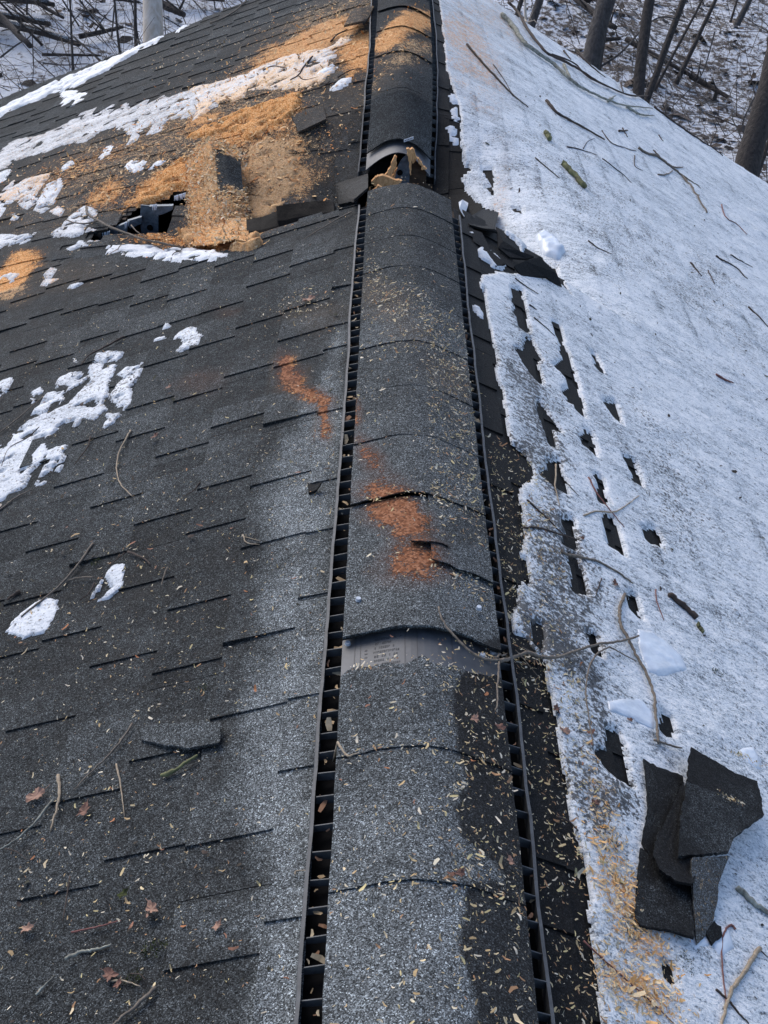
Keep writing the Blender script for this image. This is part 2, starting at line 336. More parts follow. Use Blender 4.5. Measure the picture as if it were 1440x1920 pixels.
# ---------------------------------------------------------------- the house
GZ = -3.9
HOLE = XY(Q([(90, 745), (210, 700), (400, 560), (600, 430), (790, 300), (1000, 270), (1190, 180), (1370, 110), (1390, 300), (1200, 320), (1200, 690), (1000, 720), (790, 765), (560, 720), (400, 700), (200, 825), (60, 880), (-150, 945), (-330, 985), (-420, 1010), (-430, 975), (-250, 900), (-60, 850), (60, 790)], 7.2, 160, 340))
house = empty('house', (0, 3.2, GZ))
tag(house, 'house whose dark shingle roof has buckled and split open across its ridge', 'house')
def grid_faces(nu, nv, off=0):
    i = np.arange(nu-1)[:, None]*nv+np.arange(nv-1)[None]; i = i.ravel()+off
    return np.stack([i, i+1, i+nv+1, i+nv], -1)
def roof_slope(side, slab, label):
    rg = random.Random(5+side+(7 if slab == 'near' else 0)); V = []; Fc = []; T = []; n = 0
    hf = Hn if slab == 'near' else Hf; y0, y1 = (-1.3, 4.75) if slab == 'near' else (3.3, GABLE)
    EX = .122; cs = EX; k0 = .085
    def plate(xa, xb, ya, yb_, za, zb, tone, dz):
        nonlocal n
        cy = .03 if slab == 'near' else .06
        nv = max(2, int((yb_-ya)/cy)+2); nu = 5; xs = np.linspace(xa, xb, nu); ys = np.linspace(ya, yb_, nv)
        X, Yv = np.meshgrid(xs, ys, indexing='ij'); zz = np.linspace(za, zb, nu)[:, None]+np.zeros((nu, nv))
        X = X+(fbm(Yv*40, X*0+xa*9, 61, 2)*.004)*(np.arange(nu)[:, None] == nu-1)
        Z = hf(side*X, Yv)+zz; v = np.stack([side*X, Yv, Z], -1).reshape(-1, 3); f = grid_faces(nu, nv, n)
        if side > 0: f = f[:, ::-1]
        V.append(v); Fc.append(f); T.append(np.full(len(v), tone)); base = n; n += len(v)
        per = [(i*nv) for i in range(nu)]; per2 = [i*nv+nv-1 for i in range(nu)]; per3 = [(nu-1)*nv+j for j in range(nv)]
        for ch, fl in ((per, 0), (per2, 1), (per3, 1)):
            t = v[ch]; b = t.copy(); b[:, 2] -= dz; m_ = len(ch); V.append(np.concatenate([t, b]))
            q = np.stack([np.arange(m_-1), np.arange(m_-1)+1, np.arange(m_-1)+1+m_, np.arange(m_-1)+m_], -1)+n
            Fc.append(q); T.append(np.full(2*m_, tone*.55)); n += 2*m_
    for k in range(29):
        xa = k0+k*EX; xb = xa+EX; xa = xa if k else .166; y = y0+rg.uniform(-.3, 0)
        while y < y1:
            L = rg.choice([.25, .33, .33, .5]); ye = min(y+L, y1)
            if ye-y > .02: plate(xa-.02, xb, max(y, y0), ye-.0015, .001, .0065, rg.uniform(.72, 1.08), .02)
            y += L
        y = y0+rg.uniform(-.2, .1)
        while y < y1:
            L = rg.uniform(.07, .19); ya = max(y, y0); ye = min(y+L, y1)
            if ye-ya > .03:
                up = rg.random(); e = .0112 if up > .1 or side > 0 else .0155
                plate(xa-.016, xb+rg.uniform(-.001, .004), ya, ye, .0042, e, rg.uniform(.85, 1.3), .009 if up > .12 else .018)
            y += L+rg.uniform(.035, .17)
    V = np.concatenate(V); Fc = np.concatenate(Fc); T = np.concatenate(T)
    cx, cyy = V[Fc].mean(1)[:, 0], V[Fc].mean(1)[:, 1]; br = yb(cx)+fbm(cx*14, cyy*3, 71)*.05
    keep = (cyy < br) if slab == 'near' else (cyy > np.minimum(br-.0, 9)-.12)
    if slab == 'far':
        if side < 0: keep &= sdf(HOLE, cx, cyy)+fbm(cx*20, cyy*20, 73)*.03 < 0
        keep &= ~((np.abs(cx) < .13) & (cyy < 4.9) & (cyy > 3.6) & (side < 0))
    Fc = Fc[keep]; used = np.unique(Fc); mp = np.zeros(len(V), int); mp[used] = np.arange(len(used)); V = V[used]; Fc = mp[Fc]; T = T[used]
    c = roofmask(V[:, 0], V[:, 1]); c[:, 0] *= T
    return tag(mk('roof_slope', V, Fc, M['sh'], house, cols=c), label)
roof_slope(-1, 'near', 'near left slope of bare dark shingles')
roof_slope(1, 'near', 'near right slope mostly under ice')
roof_slope(-1, 'far', 'far left slope dusted with orange sawdust')
roof_slope(1, 'far', 'far right slope under old ice')
def deck(side, slab):
    hf = Hn if slab == 'near' else Hf; xs = np.linspace(.0, 3.62, 90); V = []
    for x in xs:
        a, b = (-1.32, float(yb(side*x))-.012+.02*math.sin(x*37)) if slab == 'near' else (float(yb(side*x))-.25, GABLE-.01)
        ys = np.linspace(a, b, 60); z = hf(side*x+ys*0, ys)-.004; V.append(np.stack([side*x+ys*0, ys, z], -1))
    V = np.concatenate(V); f = grid_faces(90, 60); c = V[f].mean(1)
    if slab == 'far':
        keep = np.ones(len(f), bool)
        if side < 0: keep &= (sdf(HOLE, c[:, 0], c[:, 1]) < -.015) & ~((np.abs(c[:, 0]) < .2) & (c[:, 1] < 4.85) & (c[:, 1] > 3.7))
        f = f[keep]
    B = V.copy(); B[:, 2] -= .018; n = len(V); F = [f if side < 0 else f[:, ::-1], (f[:, ::-1] if side < 0 else f)+n]
    e = {}                                                          # close the cut edges
    for q in f:
        for i in range(4):
            a, b = q[i], q[(i+1) % 4]
            if (b, a) in e: del e[(b, a)]
            else: e[(a, b)] = 1
    F.append(np.array([(a, b, b+n, a+n) for a, b in e])); 
    mk('roof_deck', np.concatenate([V, B]), np.concatenate(F), M['deck'], house)
for s_ in (-1, 1): deck(s_, 'near'); deck(s_, 'far')
for s_ in (-1, 1):                                                  # walls below the eaves, out of sight from here
    b = MB(); b.box((s_*3.2-.08, -1.1, GZ-.4), (s_*3.2+.08, 7.4, -1.62)); b.build('wall', M['wall'], house)
for yy in (-1.1, 7.4):
    b = MB(); b.add([(-3.1, yy-.06, GZ-.4), (3.1, yy-.06, GZ-.4), (3.1, yy-.06, -1.55), (0, yy-.06, -.06), (-3.1, yy-.06, -1.55), (-3.1, yy+.06, GZ-.4), (3.1, yy+.06, GZ-.4), (3.1, yy+.06, -1.55), (0, yy+.06, -.06), (-3.1, yy+.06, -1.55)],
       [(0, 1, 2, 3, 4), (9, 8, 7, 6, 5), (0, 5, 6, 1), (1, 6, 7, 2), (2, 7, 8, 3), (3, 8, 9, 4), (4, 9, 5, 0)]); b.build('wall', M['wall'], house)
b = MB(); b.box((-3.1, -1.0, -1.95), (3.1, 7.3, -1.90)); b.build('attic_floor', M['deck'], house)
for s_ in (-1, 1):                                                  # gable fascia boards
    for yy in (-1.36, GABLE+.01):
        b = MB(); P = [(s_*3.62, -3.62*TT-.02), (0.002*s_, -.03)]
        for k in range(8):
            x0, x1 = 3.62*(1-k/8), max(.003, 3.62*(1-(k+1)/8))
            f_ = Hn if yy < 0 else Hf
            z0, z1 = float(f_(s_*x0, yy))-.004, float(f_(s_*x1, yy))-.004
            b.hexa([(s_*x0, yy, z0-.14), (s_*x1, yy, z1-.14), (s_*x1, yy+.025, z1-.14), (s_*x0, yy+.025, z0-.14)], [(s_*x0, yy, z0), (s_*x1, yy, z1), (s_*x1, yy+.025, z1), (s_*x0, yy+.025, z0)])
        b.build('gable_board', M['wall'], house)
# ridge vents
def ridge_vent(ya, yb_, zf, label, jit):
    b = MB(); ys = np.arange(ya, yb_, .06); ys = np.append(ys, yb_)
    for i in range(len(ys)-1):                                      # slotted body under the caps
        p, q = ys[i], ys[i+1]
        for s in (-1, 1):
            def pt(x, y, z): return (s*x, y, z+zf(y))
            b.hexa([pt(.02, p, -.03), pt(.112, p, -.062), pt(.112, q, -.062), pt(.02, q, -.03)], [pt(.02, p, capz(.02)-.006), pt(.112, p, capz(.112)-.006), pt(.112, q, capz(.112)-.006), pt(.02, q, capz(.02)-.006)])
            b.hexa([pt(.112, p, -.085), pt(.152, p, -.085), pt(.152, q, -.085), pt(.112, q, -.085)], [pt(.112, p, -.052), pt(.152, p, -.070), pt(.152, q, -.070), pt(.112, q, -.052)])
    nb = len(b.f); y = ya+.01; rr = random.Random(17)
    while y < yb_:                                                  # cross ribs in the open slot
        for s in (-1, 1):
            z = zf(y); k = .0015; q = rr.uniform(-.0025, .0025); h_ = rr.uniform(-.002, .002)
            b.hexa([(s*.112, y, z-.046), (s*.151, y+q, z-.056), (s*.151, y+k+q, z-.056), (s*.112, y+k, z-.046)], [(s*.112, y, z-.029+h_), (s*.151, y+q, z-.042+h_), (s*.151, y+k+q, z-.042+h_), (s*.112, y+k, z-.029+h_)])
        y += .045*rr.uniform(.9, 1.1)
    mi = [0]*nb+[1]*(len(b.f)-nb)  # ribs use the paler rail plastic, painting in light caught on their top edges
    v = tag(b.build('ridge_vent', [M['plastic'], M['rail']], house, mi=mi), label)
    for s in (-1, 1):
        b = MB(); ys = np.arange(ya-.01, yb_+.001, .03); rg = random.Random(3+s); off = 0; P = []
        for y in ys:
            off += rg.uniform(-1, 1)*.0012*jit; off *= .93
            P.append((s*(.1505+off), y, zf(y)))
        for i in range(len(P)-1):
            (xa, p, za), (xb, q, zb) = P[i], P[i+1]; w = s*.0048
            b.hexa([(xa, p, za-.088), (xa+w, p, za-.088), (xb+w, q, zb-.088), (xb, q, zb-.088)], [(xa, p, za-.040), (xa+w, p, za-.041), (xb+w, q, zb-.041), (xb, q, zb-.040)])
        b.build('vent_rail', M['rail'], v)
    return v
zn = lambda y: 0.0
ridge_vent(-1.25, 3.42, zn, 'near ridge vent with open slots either side', 1.0)
ridge_vent(4.60, 7.60, lambda y: float(vz(y)), 'far ridge vent lifted clear of the split', 1.4)
def arch(x, y, zf): return 0 if zf is zn else .050*(1-(x/.127)**2)*np.exp(-np.maximum(np.asarray(y)-4.5, 0)/.22)
def ridge_cap(ya, yb_, zf, lift=0.0, xa=-.127, xb=.127, th=.0035, curl=0., jag=0., seed=0, end=0.002, name='ridge_cap'):
    nx, ny = 27, max(4, int((yb_-ya)/.012)); xs = np.linspace(xa, xb, nx); ts = np.linspace(0, 1, ny)
    X, Tt = np.meshgrid(xs, ts, indexing='ij'); Yv = ya+(yb_-ya)*Tt
    Yv = Yv+(fbm(X*30, X*0+seed, 81, 3)*.010-.12*X*X*(1-Tt))*(1-Tt)+jag*fbm(X*28, X*0+seed*3, 83, 4)*Tt
    X = X+fbm(Yv*25, X*2, 85, 2)*.003*(np.abs(X)/.127)**3
    up = (1-Tt)*(.0062+lift)+Tt*end+arch(X, Yv, zf) + curl*(1-Tt)**4*(X/.127)**2 + fbm(X*9, Yv*9, 87+seed, 2)*.003
    Z = capz(X)+np.vectorize(zf)(Yv)+up; top = np.stack([X, Yv, Z], -1).reshape(-1, 3); bot = top.copy(); bot[:, 2] -= th
    f = grid_faces(nx, ny); n = nx*ny; per = [i*ny for i in range(nx)]+[(nx-1)*ny+j for j in range(1, ny)]+[i*ny+ny-1 for i in range(nx-2, -1, -1)]+[j for j in range(ny-2, 0, -1)]
    sk = np.array([(per[i], per[(i+1) % len(per)], per[(i+1) % len(per)]+n, per[i]+n) for i in range(len(per))])
    c = capmask(top[:, 0], top[:, 1]); c[:, 0] *= random.Random(seed).uniform(.8, 1.15); cb = c.copy(); cb[:, 0] *= .4; cb[:, 1] = .8; cb[:, 2] = 0
    return mk(name, np.concatenate([top, bot]), np.concatenate([f[:, ::-1], f+n, sk]), M['sh'], house, cols=np.concatenate([c, cb]))
b0 = [-.66, -.43, -.2, .03, .26, .49, .72, .943]; CAPS = []
for i, y in enumerate(b0): CAPS.append(ridge_cap(y, y+.30, zn, seed=i))
CAPS.append(tag(ridge_cap(1.17, 1.348, zn, seed=9, jag=.05, end=.004), 'ridge cap with its far edge torn ragged'))
CAPS.append(tag(ridge_cap(1.412, 1.80, zn, lift=.016, seed=10, th=.008), 'ridge cap lifted above the bare plastic strip'))
ridge_cap(1.585, 1.90, zn, lift=.016, seed=11, xa=.015)
for i, (y, l) in enumerate(((1.80, .006), (2.013, .002), (2.219, -.001), (2.431, -.001), (2.65, -.002), (2.86, -.002), (3.06, -.002), (3.27, -.002))): CAPS.append(ridge_cap(y, min(y+.30, 3.475), zn, lift=l, seed=12+i, jag=.02 if y > 3.2 else 0))
tag(ridge_cap(1.635, 1.70, zn, lift=.016, xa=-.02, xb=.045, seed=31, curl=.008), 'small torn shingle tab on the ridge')
fz = lambda y: float(vz(y))
FC = [tag(ridge_cap(4.62, 5.05, fz, lift=.03, seed=41, th=.006), 'far ridge cap ending in a lifted lip over the split')]
for i, y in enumerate((4.96, 5.30, 5.62, 5.94, 6.26, 6.58, 6.9, 7.22, 7.4)): FC.append(ridge_cap(y, min(y+.38, 7.66), fz, seed=42+i, lift=.004 if i < 3 else .008))
# bare plastic strip with embossed text, nails
def capsheet(ya, yb_, zf, lift, lift2=None, xa=-.127, xb=.127, name='plastic_strip', mat='sheet', par=None):
    nx, ny = 25, 8; X, Yv = np.meshgrid(np.linspace(xa, xb, nx), np.linspace(ya, yb_, ny), indexing='ij')
    l2 = lift if lift2 is None else lift2; t = (Yv-ya)/(yb_-ya)
    Z = capz(X)+np.vectorize(zf)(Yv)+lift*(1-t)+l2*t+(0 if zf is zn else arch(X, Yv, zf)); top = np.stack([X, Yv-.1*X*X*(1-t), Z], -1).reshape(-1, 3); bot = top.copy(); bot[:, 2] -= .003
    n = nx*ny; per = [i*ny for i in range(nx)]+[(nx-1)*ny+j for j in range(1, ny)]+[i*ny+ny-1 for i in range(nx-2, -1, -1)]+[j for j in range(ny-2, 0, -1)]; f = grid_faces(nx, ny)
    sk = np.array([(per[i], per[(i+1) % len(per)], per[(i+1) % len(per)]+n, per[i]+n) for i in range(len(per))])
    return mk(name, np.concatenate([top, bot]), np.concatenate([f[:, ::-1], f+n, sk]), M[mat], par or house, smooth=False)
ps = capsheet(1.315, 1.50, zn, .0035); tag(ps, 'bare grey plastic strip with faint embossed lines')
b = MB(); rg = random.Random(8)
def strip_mark(x0, x1, y0, y1, h=.0005):
    z = lambda x: float(capz(x))+.0037
    b.hexa([(x0, y0, z(x0)), (x1, y0, z(x1)), (x1, y1, z(x1)), (x0, y1, z(x0))], [(x0, y0, z(x0)+h), (x1, y0, z(x1)+h), (x1, y1, z(x1)+h), (x0, y1, z(x0)+h)])
for r in range(8):
    y = 1.408-r*.0098; x = -.082+rg.uniform(0, .006)+(.004 if r < 3 else 0); e = -.045+rg.uniform(-.008, .008)
    while x < e:
        w = rg.uniform(.0015, .0028)
        strip_mark(x, x+w, y, y+.0009); strip_mark(x, x+.0007, y-.0025, y+.0009)
        if rg.random() < .7: strip_mark(x, x+w, y-.003, y-.0022)
        x += w+rg.uniform(.0007, .0012) if rg.random() < .83 else w+.005
for x in (-.108, -.099, -.031, -.012, .045): strip_mark(x, x+.0009, 1.325, 1.44)
for r in range(3): strip_mark(-.092, -.088, 1.385-r*.008, 1.388-r*.008)
b.build('embossed_text', M['ink'], ps)
def nail(px, py, par):
    p = hit(px, py, 0, lambda x, y: np.where(np.abs(x) < .128, capz(x)+.009, H(x, y)+.012)); b = MB(); r = .0052; n = 10
    b.add([p+np.array([r*math.cos(a), r*math.sin(a), -.002]) for a in np.linspace(0, 2*math.pi, n, False)]+[p+np.array([r*.8*math.cos(a), r*.8*math.sin(a), .0022]) for a in np.linspace(0, 2*math.pi, n, False)],
        [tuple(range(n, 2*n))]+[(i, (i+1) % n, n+(i+1) % n, n+i) for i in range(n)]); b.build('nail_head', M['nail'], par)
nail(652, 1206, ps); nail(924, 1222, ps); nail(905, 1228, ps)
def nail2(px, py, par, up):
    p = hit(px, py, 0, lambda x, y: capz(x)+up+y*0); b = MB(); r = .0052; n = 10
    b.add([p+np.array([r*math.cos(a), r*math.sin(a), -.003]) for a in np.linspace(0, 2*math.pi, n, False)]+[p+np.array([r*.8*math.cos(a), r*.8*math.sin(a), .0022]) for a in np.linspace(0, 2*math.pi, n, False)],
        [tuple(range(n, 2*n))]+[(i, (i+1) % n, n+(i+1) % n, n+i) for i in range(n)]); b.build('nail_head', M['nail'], par)
nail2(672, 1123, CAPS[9], .021); nail2(898, 1139, CAPS[9], .028)
# the lifted far lip: grey baffle, paper label, torn wood and plate beneath
fzb = lambda y: float(np.interp(y, [4.4, 4.63, 4.93], [-.355, -.285, -.145]))
bf = capsheet(4.53, 4.75, fzb, .020, .0, name='vent_baffle'); tag(bf, 'grey plastic vent baffle sticking out under the far lip')
b = MB(); 
P = [onplane(x, y, 4.60) for x, y in ((757, 262), (775, 256), (775, 261), (757, 267))]; d_ = np.array([0, -.006, .002]); b.slab([p+d_ for p in P], .002, dirn=(0, 1, 0)); pl_ = b.build('paper_label', M['paper'], bf)
b = MB()
for k in range(5):
    q0 = onplane(759.5+k*3, 262.6-k*1.0, 4.59); q1 = onplane(761+k*3, 264.4-k*1.0, 4.59); b.box((q0[0], 4.5905, q1[2]), (q1[0], 4.592, q0[2]))
b.build('printed_marks', M['ink'], pl_)
def board(name, px, yp, mat, th=.02, lab=None, tilt=0):
    P = []
    if mat == 'splint':
        rj = random.Random(int(px[0][0])); n_ = len(px); px = [(px[i][0]+(px[(i+1) % n_][0]-px[i][0])*t_+rj.uniform(-1.1, 1.1)*(t_ > 0), px[i][1]+(px[(i+1) % n_][1]-px[i][1])*t_+rj.uniform(-1.6, 1.6)*(t_ > 0)) for i in range(n_) for t_ in (0, .2, .4, .6, .8)]
    for x, y in px: P.append(onplane(x, y, yp))
    zc = np.mean([p[2] for p in P])
    b = MB(); b.slab([p+np.array([0, (p[2]-zc)*tilt, 0]) for p in P], th, dirn=(0, 1, 0)); o = b.build(name, M[mat], house)
    return tag(o, lab) if lab else o
tp = board('truss_plate', [(736, 352), (740, 325), (752, 300), (764, 288), (770, 300), (768, 330), (766, 356)], 4.53, 'zinc', .006, 'bluish metal plate under the lifted ridge lip')
def disc(px, py, r, yp, mat, par, name):
    c = onplane(px, py, yp); b = MB(); n = 14
    b.slab([c+np.array([r*math.cos(a), 0, r*math.sin(a)]) for a in np.linspace(0, 2*math.pi, n, False)], .003, dirn=(0, 1, 0)); b.build(name, M[mat], par)
disc(750, 324, .011, 4.525, 'plastic', tp, 'plate_hole')
board('ridge_board', [(766, 360), (768, 300), (776, 296), (800, 318), (798, 362)], 4.55, 'deck', .03)
for i, (P, y_) in enumerate(((( [(762, 283), (775, 283), (783, 298), (779, 301), (775, 297), (776, 306), (771, 303), (771, 324), (768, 322), (767, 304)]), 4.50),
     ([(783, 299), (788, 303), (793, 311), (800, 316), (790, 317), (791, 310), (785, 308)], 4.50), ([(739, 298), (744, 298), (743, 314), (733, 330), (721, 337), (718, 333), (731, 316)], 4.46),
     ([(696, 341), (706, 334), (718, 331), (738, 338), (753, 340), (748, 347), (733, 348), (729, 353), (722, 350), (709, 354)], 4.36), ([(745, 318), (741, 330), (735, 338), (732, 336), (740, 322)], 4.47),
     ([(684, 388), (690, 372), (708, 352), (716, 356), (698, 372), (692, 386)], 4.2))):
    tag(board('splintered_wood', P, y_, 'splint', .02, tilt=.5), None)
# torn shingles that are still part of the roof
def sheet_from(name, rows, mat, par=house, th=.005, lab=None, sub=5, dustf=None):
    """rows of 3-D points (equal lengths) -> smoothly interpolated sheet with thickness"""
    R = np.array(rows, float); nr, nc = R.shape[:2]
    def up(A, k):
        n = len(A); t = np.linspace(0, n-1, (n-1)*k+1); i = np.minimum(t.astype(int), n-2); f = (t-i).reshape(-1, *([1]*(A.ndim-1))); return A[i]*(1-f)+A[i+1]*f
    G = up(R, sub); G = np.swapaxes(up(np.swapaxes(G, 0, 1), sub), 0, 1); nu, nv = G.shape[:2]
    T = G.reshape(-1, 3).copy(); T[:, 2] += fbm(T[:, 0]*25, T[:, 1]*25, 7)*.006
    B = T.copy(); B[:, 2] -= th; B[:, 1] += th*.5; n = nu*nv
    per = [i*nv for i in range(nu)]+[(nu-1)*nv+j for j in range(1, nv)]+[i*nv+nv-1 for i in range(nu-2, -1, -1)]+[j for j in range(nv-2, 0, -1)]
    f = grid_faces(nu, nv); sk = np.array([(per[i], per[(i+1) % len(per)], per[(i+1) % len(per)]+n, per[i]+n) for i in range(len(per))])
    c = np.zeros((n, 4)); c[:, 0] = .9; c[:, 1] = .35; c[:, 3] = .15
    if dustf is not None: c = dustf(T, c, nu, nv)
    o = mk(name, np.concatenate([T, B]), np.concatenate([f, f[:, ::-1]+n, sk]), M[mat], par, cols=np.concatenate([c, c]))
    return tag(o, lab) if lab else o
def z5(x, y, h): return hit(330+x/4.364, 240+y/4.364, h)
def drop(p): p = p.copy(); p[2] = float(H(p[0], p[1]))-.01; return p
rows = []
for Lp, Mp, Rp in (((165, 175, .03), (290, 100, .10), (525, 205, .075)), ((125, 270, .03), (287, 285, .10), (527, 300, .09)), ((98, 400, .03), (305, 440, .10), (532, 440, .085)),
                   ((105, 600, .03), (325, 620, .085), (552, 560, .07)), ((130, 790, .02), (345, 790, .06), (580, 740, .05)), ((140, 960, .01), (355, 930, .035), (600, 930, .02))):
    jr = random.Random(Lp[1]); Lp, Mp, Rp = [(a+jr.uniform(-14, 14), b_+jr.uniform(-10, 10), c_*jr.uniform(.8, 1.25)) for a, b_, c_ in (Lp, Mp, Rp)]
    l, m_, r = z5(*Lp), z5(*Mp), z5(*Rp); m2 = (m_+r)/2+np.array([0, 0, .012]); m1 = (l+m_)/2+np.array([0, 0, -.004])
    rows.append([drop(l), l, m1, m_, m2, r, drop(r)])
def dust_tent(T, c, nu, nv):
    bare = XY(Q([(285, 285), (390, 270), (440, 320), (525, 360), (527, 480), (440, 440), (380, 400), (315, 450)], 4.364, 330, 240))
    i = np.repeat(np.arange(nu), nv); j = np.tile(np.arange(nv), nu)
    k = .62+fbm(T[:, 0]*14, T[:, 1]*14, 9)*.5+.3*sstep(.6, 1, i/nu); u, v = i/nu, j/nv
    hole = sstep(.2, .16, np.abs(u-.29)+fbm(T[:, 0]*20, T[:, 1]*20, 2)*.1)*sstep(.52, .56, v)*sstep(.86, .82, v); c[:, 2] = np.clip(k, .1, .95)*(1-hole); c[:, 3] = np.where(v < .35, .42, .26)+.2*sstep(.75, 1, u)+.3*fbm(T[:, 0]*9, T[:, 1]*9, 12); return c
sheet_from('buckled_shingles', rows, 'sh', lab='tented ridge of buckled shingles under sawdust', dustf=dust_tent)
sheet_from('curled_shingle', [[hit(546, 218, .012), hit(575, 206, .012), hit(604, 194, .012)], [hit(560, 246, .032), hit(586, 235, .036), hit(612, 223, .032)]], 'sh', lab='stepped shingle with a thick dark edge left of the far vent', th=.012, dustf=lambda T, c, nu, nv: (c.__setitem__((slice(None), 2), .25), c)[1])
sheet_from('curled_shingle', [[hit(622, 300, .0), hit(655, 285, .01), hit(688, 270, .01)], [hit(628, 345, .012), hit(660, 335, .03), hit(690, 325, .03)], [hit(634, 378, .02), hit(664, 372, .05), hit(690, 352, .05)]], 'sh', lab='sagging shingles sliding into the split beside the far vent', th=.012, dustf=lambda T, c, nu, nv: (c.__setitem__((slice(None), 2), .12), c)[1])
# upright curled strip along the break and the dark edge beside it
def curl(name, topq, botq, y0, y1, lab, dust=.0):
    top = [onplane(*q, y0) for q in topq]; bot = [onplane(*q, y1) for q in botq]; mid = [(a+b_)/2+np.array([0, -.012, 0]) for a, b_ in zip(top, bot)]
    def df(T, c, nu, nv): c[:, 0] = .12; c[:, 1] = 1.; c[:, 2] = dust*sstep(.1, .35, fbm(T[:, 0]*24, T[:, 2]*24, 4)); c[:, 3] = .1; return c
    return sheet_from(name, [top, mid, bot], 'sh', lab=lab, dustf=df)
curl('curled_shingle', Q([(820, 640), (900, 625), (1080, 600), (1200, 598), (1290, 602), (1328, 692)], 4.364, 330, 240), Q([(850, 860), (930, 850), (1090, 800), (1210, 770), (1300, 740), (1335, 720)], 4.364, 330, 240), 3.80, 3.72, 'dark strip of shingle curled up along the split', .3)
curl('curled_shingle', Q([(575, 748), (700, 728), (825, 682), (850, 700)], 4.364, 330, 240), Q([(590, 930), (700, 920), (830, 900), (860, 880)], 4.364, 330, 240), 3.86, 3.76, 'dark torn edge beside the tented shingles', .15)
# lifted corner high on the far slope
P = lambda x, y, h: hit(620+x/5.54, y/5.54, h, HT)
sheet_from('curled_shingle', [[P(215, 120, .05), P(330, 70, .05), P(450, 60, .03)], [P(170, 200, .06), P(310, 160, .055), P(400, 170, .03)], [P(140, 262, .07), P(330, 215, .07), P(350, 240, .04)]], 'sh', lab='lifted shingle corner high beside the far vent', th=.012,
           dustf=lambda T, c, nu, nv: (c.__setitem__((slice(None), 2), .38), c)[1])
# rafters and metal plate seen down the hole in the far left slope
def hole_board(name, px, d, mat, lab=None, th=.02):
    y = float(hit(260, 430)[1])+d; return board(name, px, y, mat, th, lab)
hp = hole_board('truss_plate', Q([(740, 520), (745, 320), (860, 330), (985, 480), (985, 720), (830, 760), (760, 760)], 7.2, 160, 340), .12, 'zinc', 'grey metal plate standing in the roof hole', .006)
disc(281, 427, .012, float(hit(260, 430)[1])+.115, 'plastic', hp, 'plate_hole')
hole_board('rafter', Q([(560, 540), (760, 480), (760, 570), (600, 640)], 7.2, 160, 340), .10, 'zinc', 'grey brace left of the plate')
hole_board('rafter', Q([(860, 340), (1180, 330), (1180, 380), (1060, 440), (950, 470), (870, 380)], 7.2, 160, 340), .06, 'zinc', 'grey batten across the top of the hole')
hole_board('rafter', Q([(150, 720), (560, 560), (560, 690), (220, 815)], 7.2, 160, 340), .06, 'zinc', 'grey batten at the left end of the hole')
rg = random.Random(4); b = MB(); yh = float(hit(260, 430)[1])+.03
for cx0, cx1, cy, n_ in ((1200, 1350, 200, 26), (230, 330, 700, 12), (530, 600, 560, 8), (880, 960, 330, 8)):
    for i in range(n_):
        x = rg.uniform(cx0, cx1); y = cy-(x-cx0)*.3; L = rg.uniform(35, 85)
        b.tube([onplane(160+x/7.2, 340+y/7.2, yh), onplane(160+(x+rg.uniform(-6, 6))/7.2, 340+(y+L)/7.2, yh)], [.0022, .0007], 4)
ic = b.build('frost_fringe', M['icechunk'], house); tag(ic, None, None, None, 'stuff')
# torn white underlay by the end of the near right rail
b = MB(); Pp = [hit(860+x*.9, 374+y*.8, .014) for x, y in ((0, 6), (8, 0), (20, 8), (19, 16), (14, 22), (12, 40), (5, 28), (2, 20))]; b.slab(Pp, .002); tag(b.build('underlay_scrap', M['paper'], house), 'torn pale underlay beside the near right rail end')
# ---------------------------------------------------------------- old ice over the right slopes
ICE_PX = [(815, -95), (822, 0), (830, 60), (836, 130), (848, 162), (859, 195), (863, 215), (864, 262), (866, 300), (870, 310), (882, 322), (872, 332), (866, 340), (872, 356), (888, 376), (905, 390), (928, 397), (926, 420), (945, 440), (965, 455), (975, 470), (978, 478), (1000, 478), (1016, 495), (1045, 507), (1054, 532), (1070, 562),
  (1054, 541), (1022, 528), (990, 522), (960, 520), (935, 516), (908, 522), (896, 537), (900, 549), (909, 545), (912, 580), (918, 620), (925, 645), (934, 690), (928, 706), (942, 740), (948, 780), (955, 820), (960, 840), (975, 850), (990, 866), (1000, 895), (990, 915), (974, 925), (977, 960), (981, 1000), (985, 1040), (972, 1048), (986, 1056), (990, 1080), (994, 1100), (997, 1122),
  (976, 1098), (968, 1130), (960, 1160), (962, 1190), (985, 1202), (1000, 1228), (1014, 1232), (1022, 1245), (1031, 1300), (1040, 1345), (1048, 1400), (1060, 1470), (1072, 1540), (1090, 1610), (1100, 1660), (1108, 1740), (1118, 1830), (1126, 1920), (1135, 2060)]
ICE_P = np.concatenate([XY(ICE_PX), np.array([[3.62, .6], [3.62, GABLE], [.12, GABLE]])])
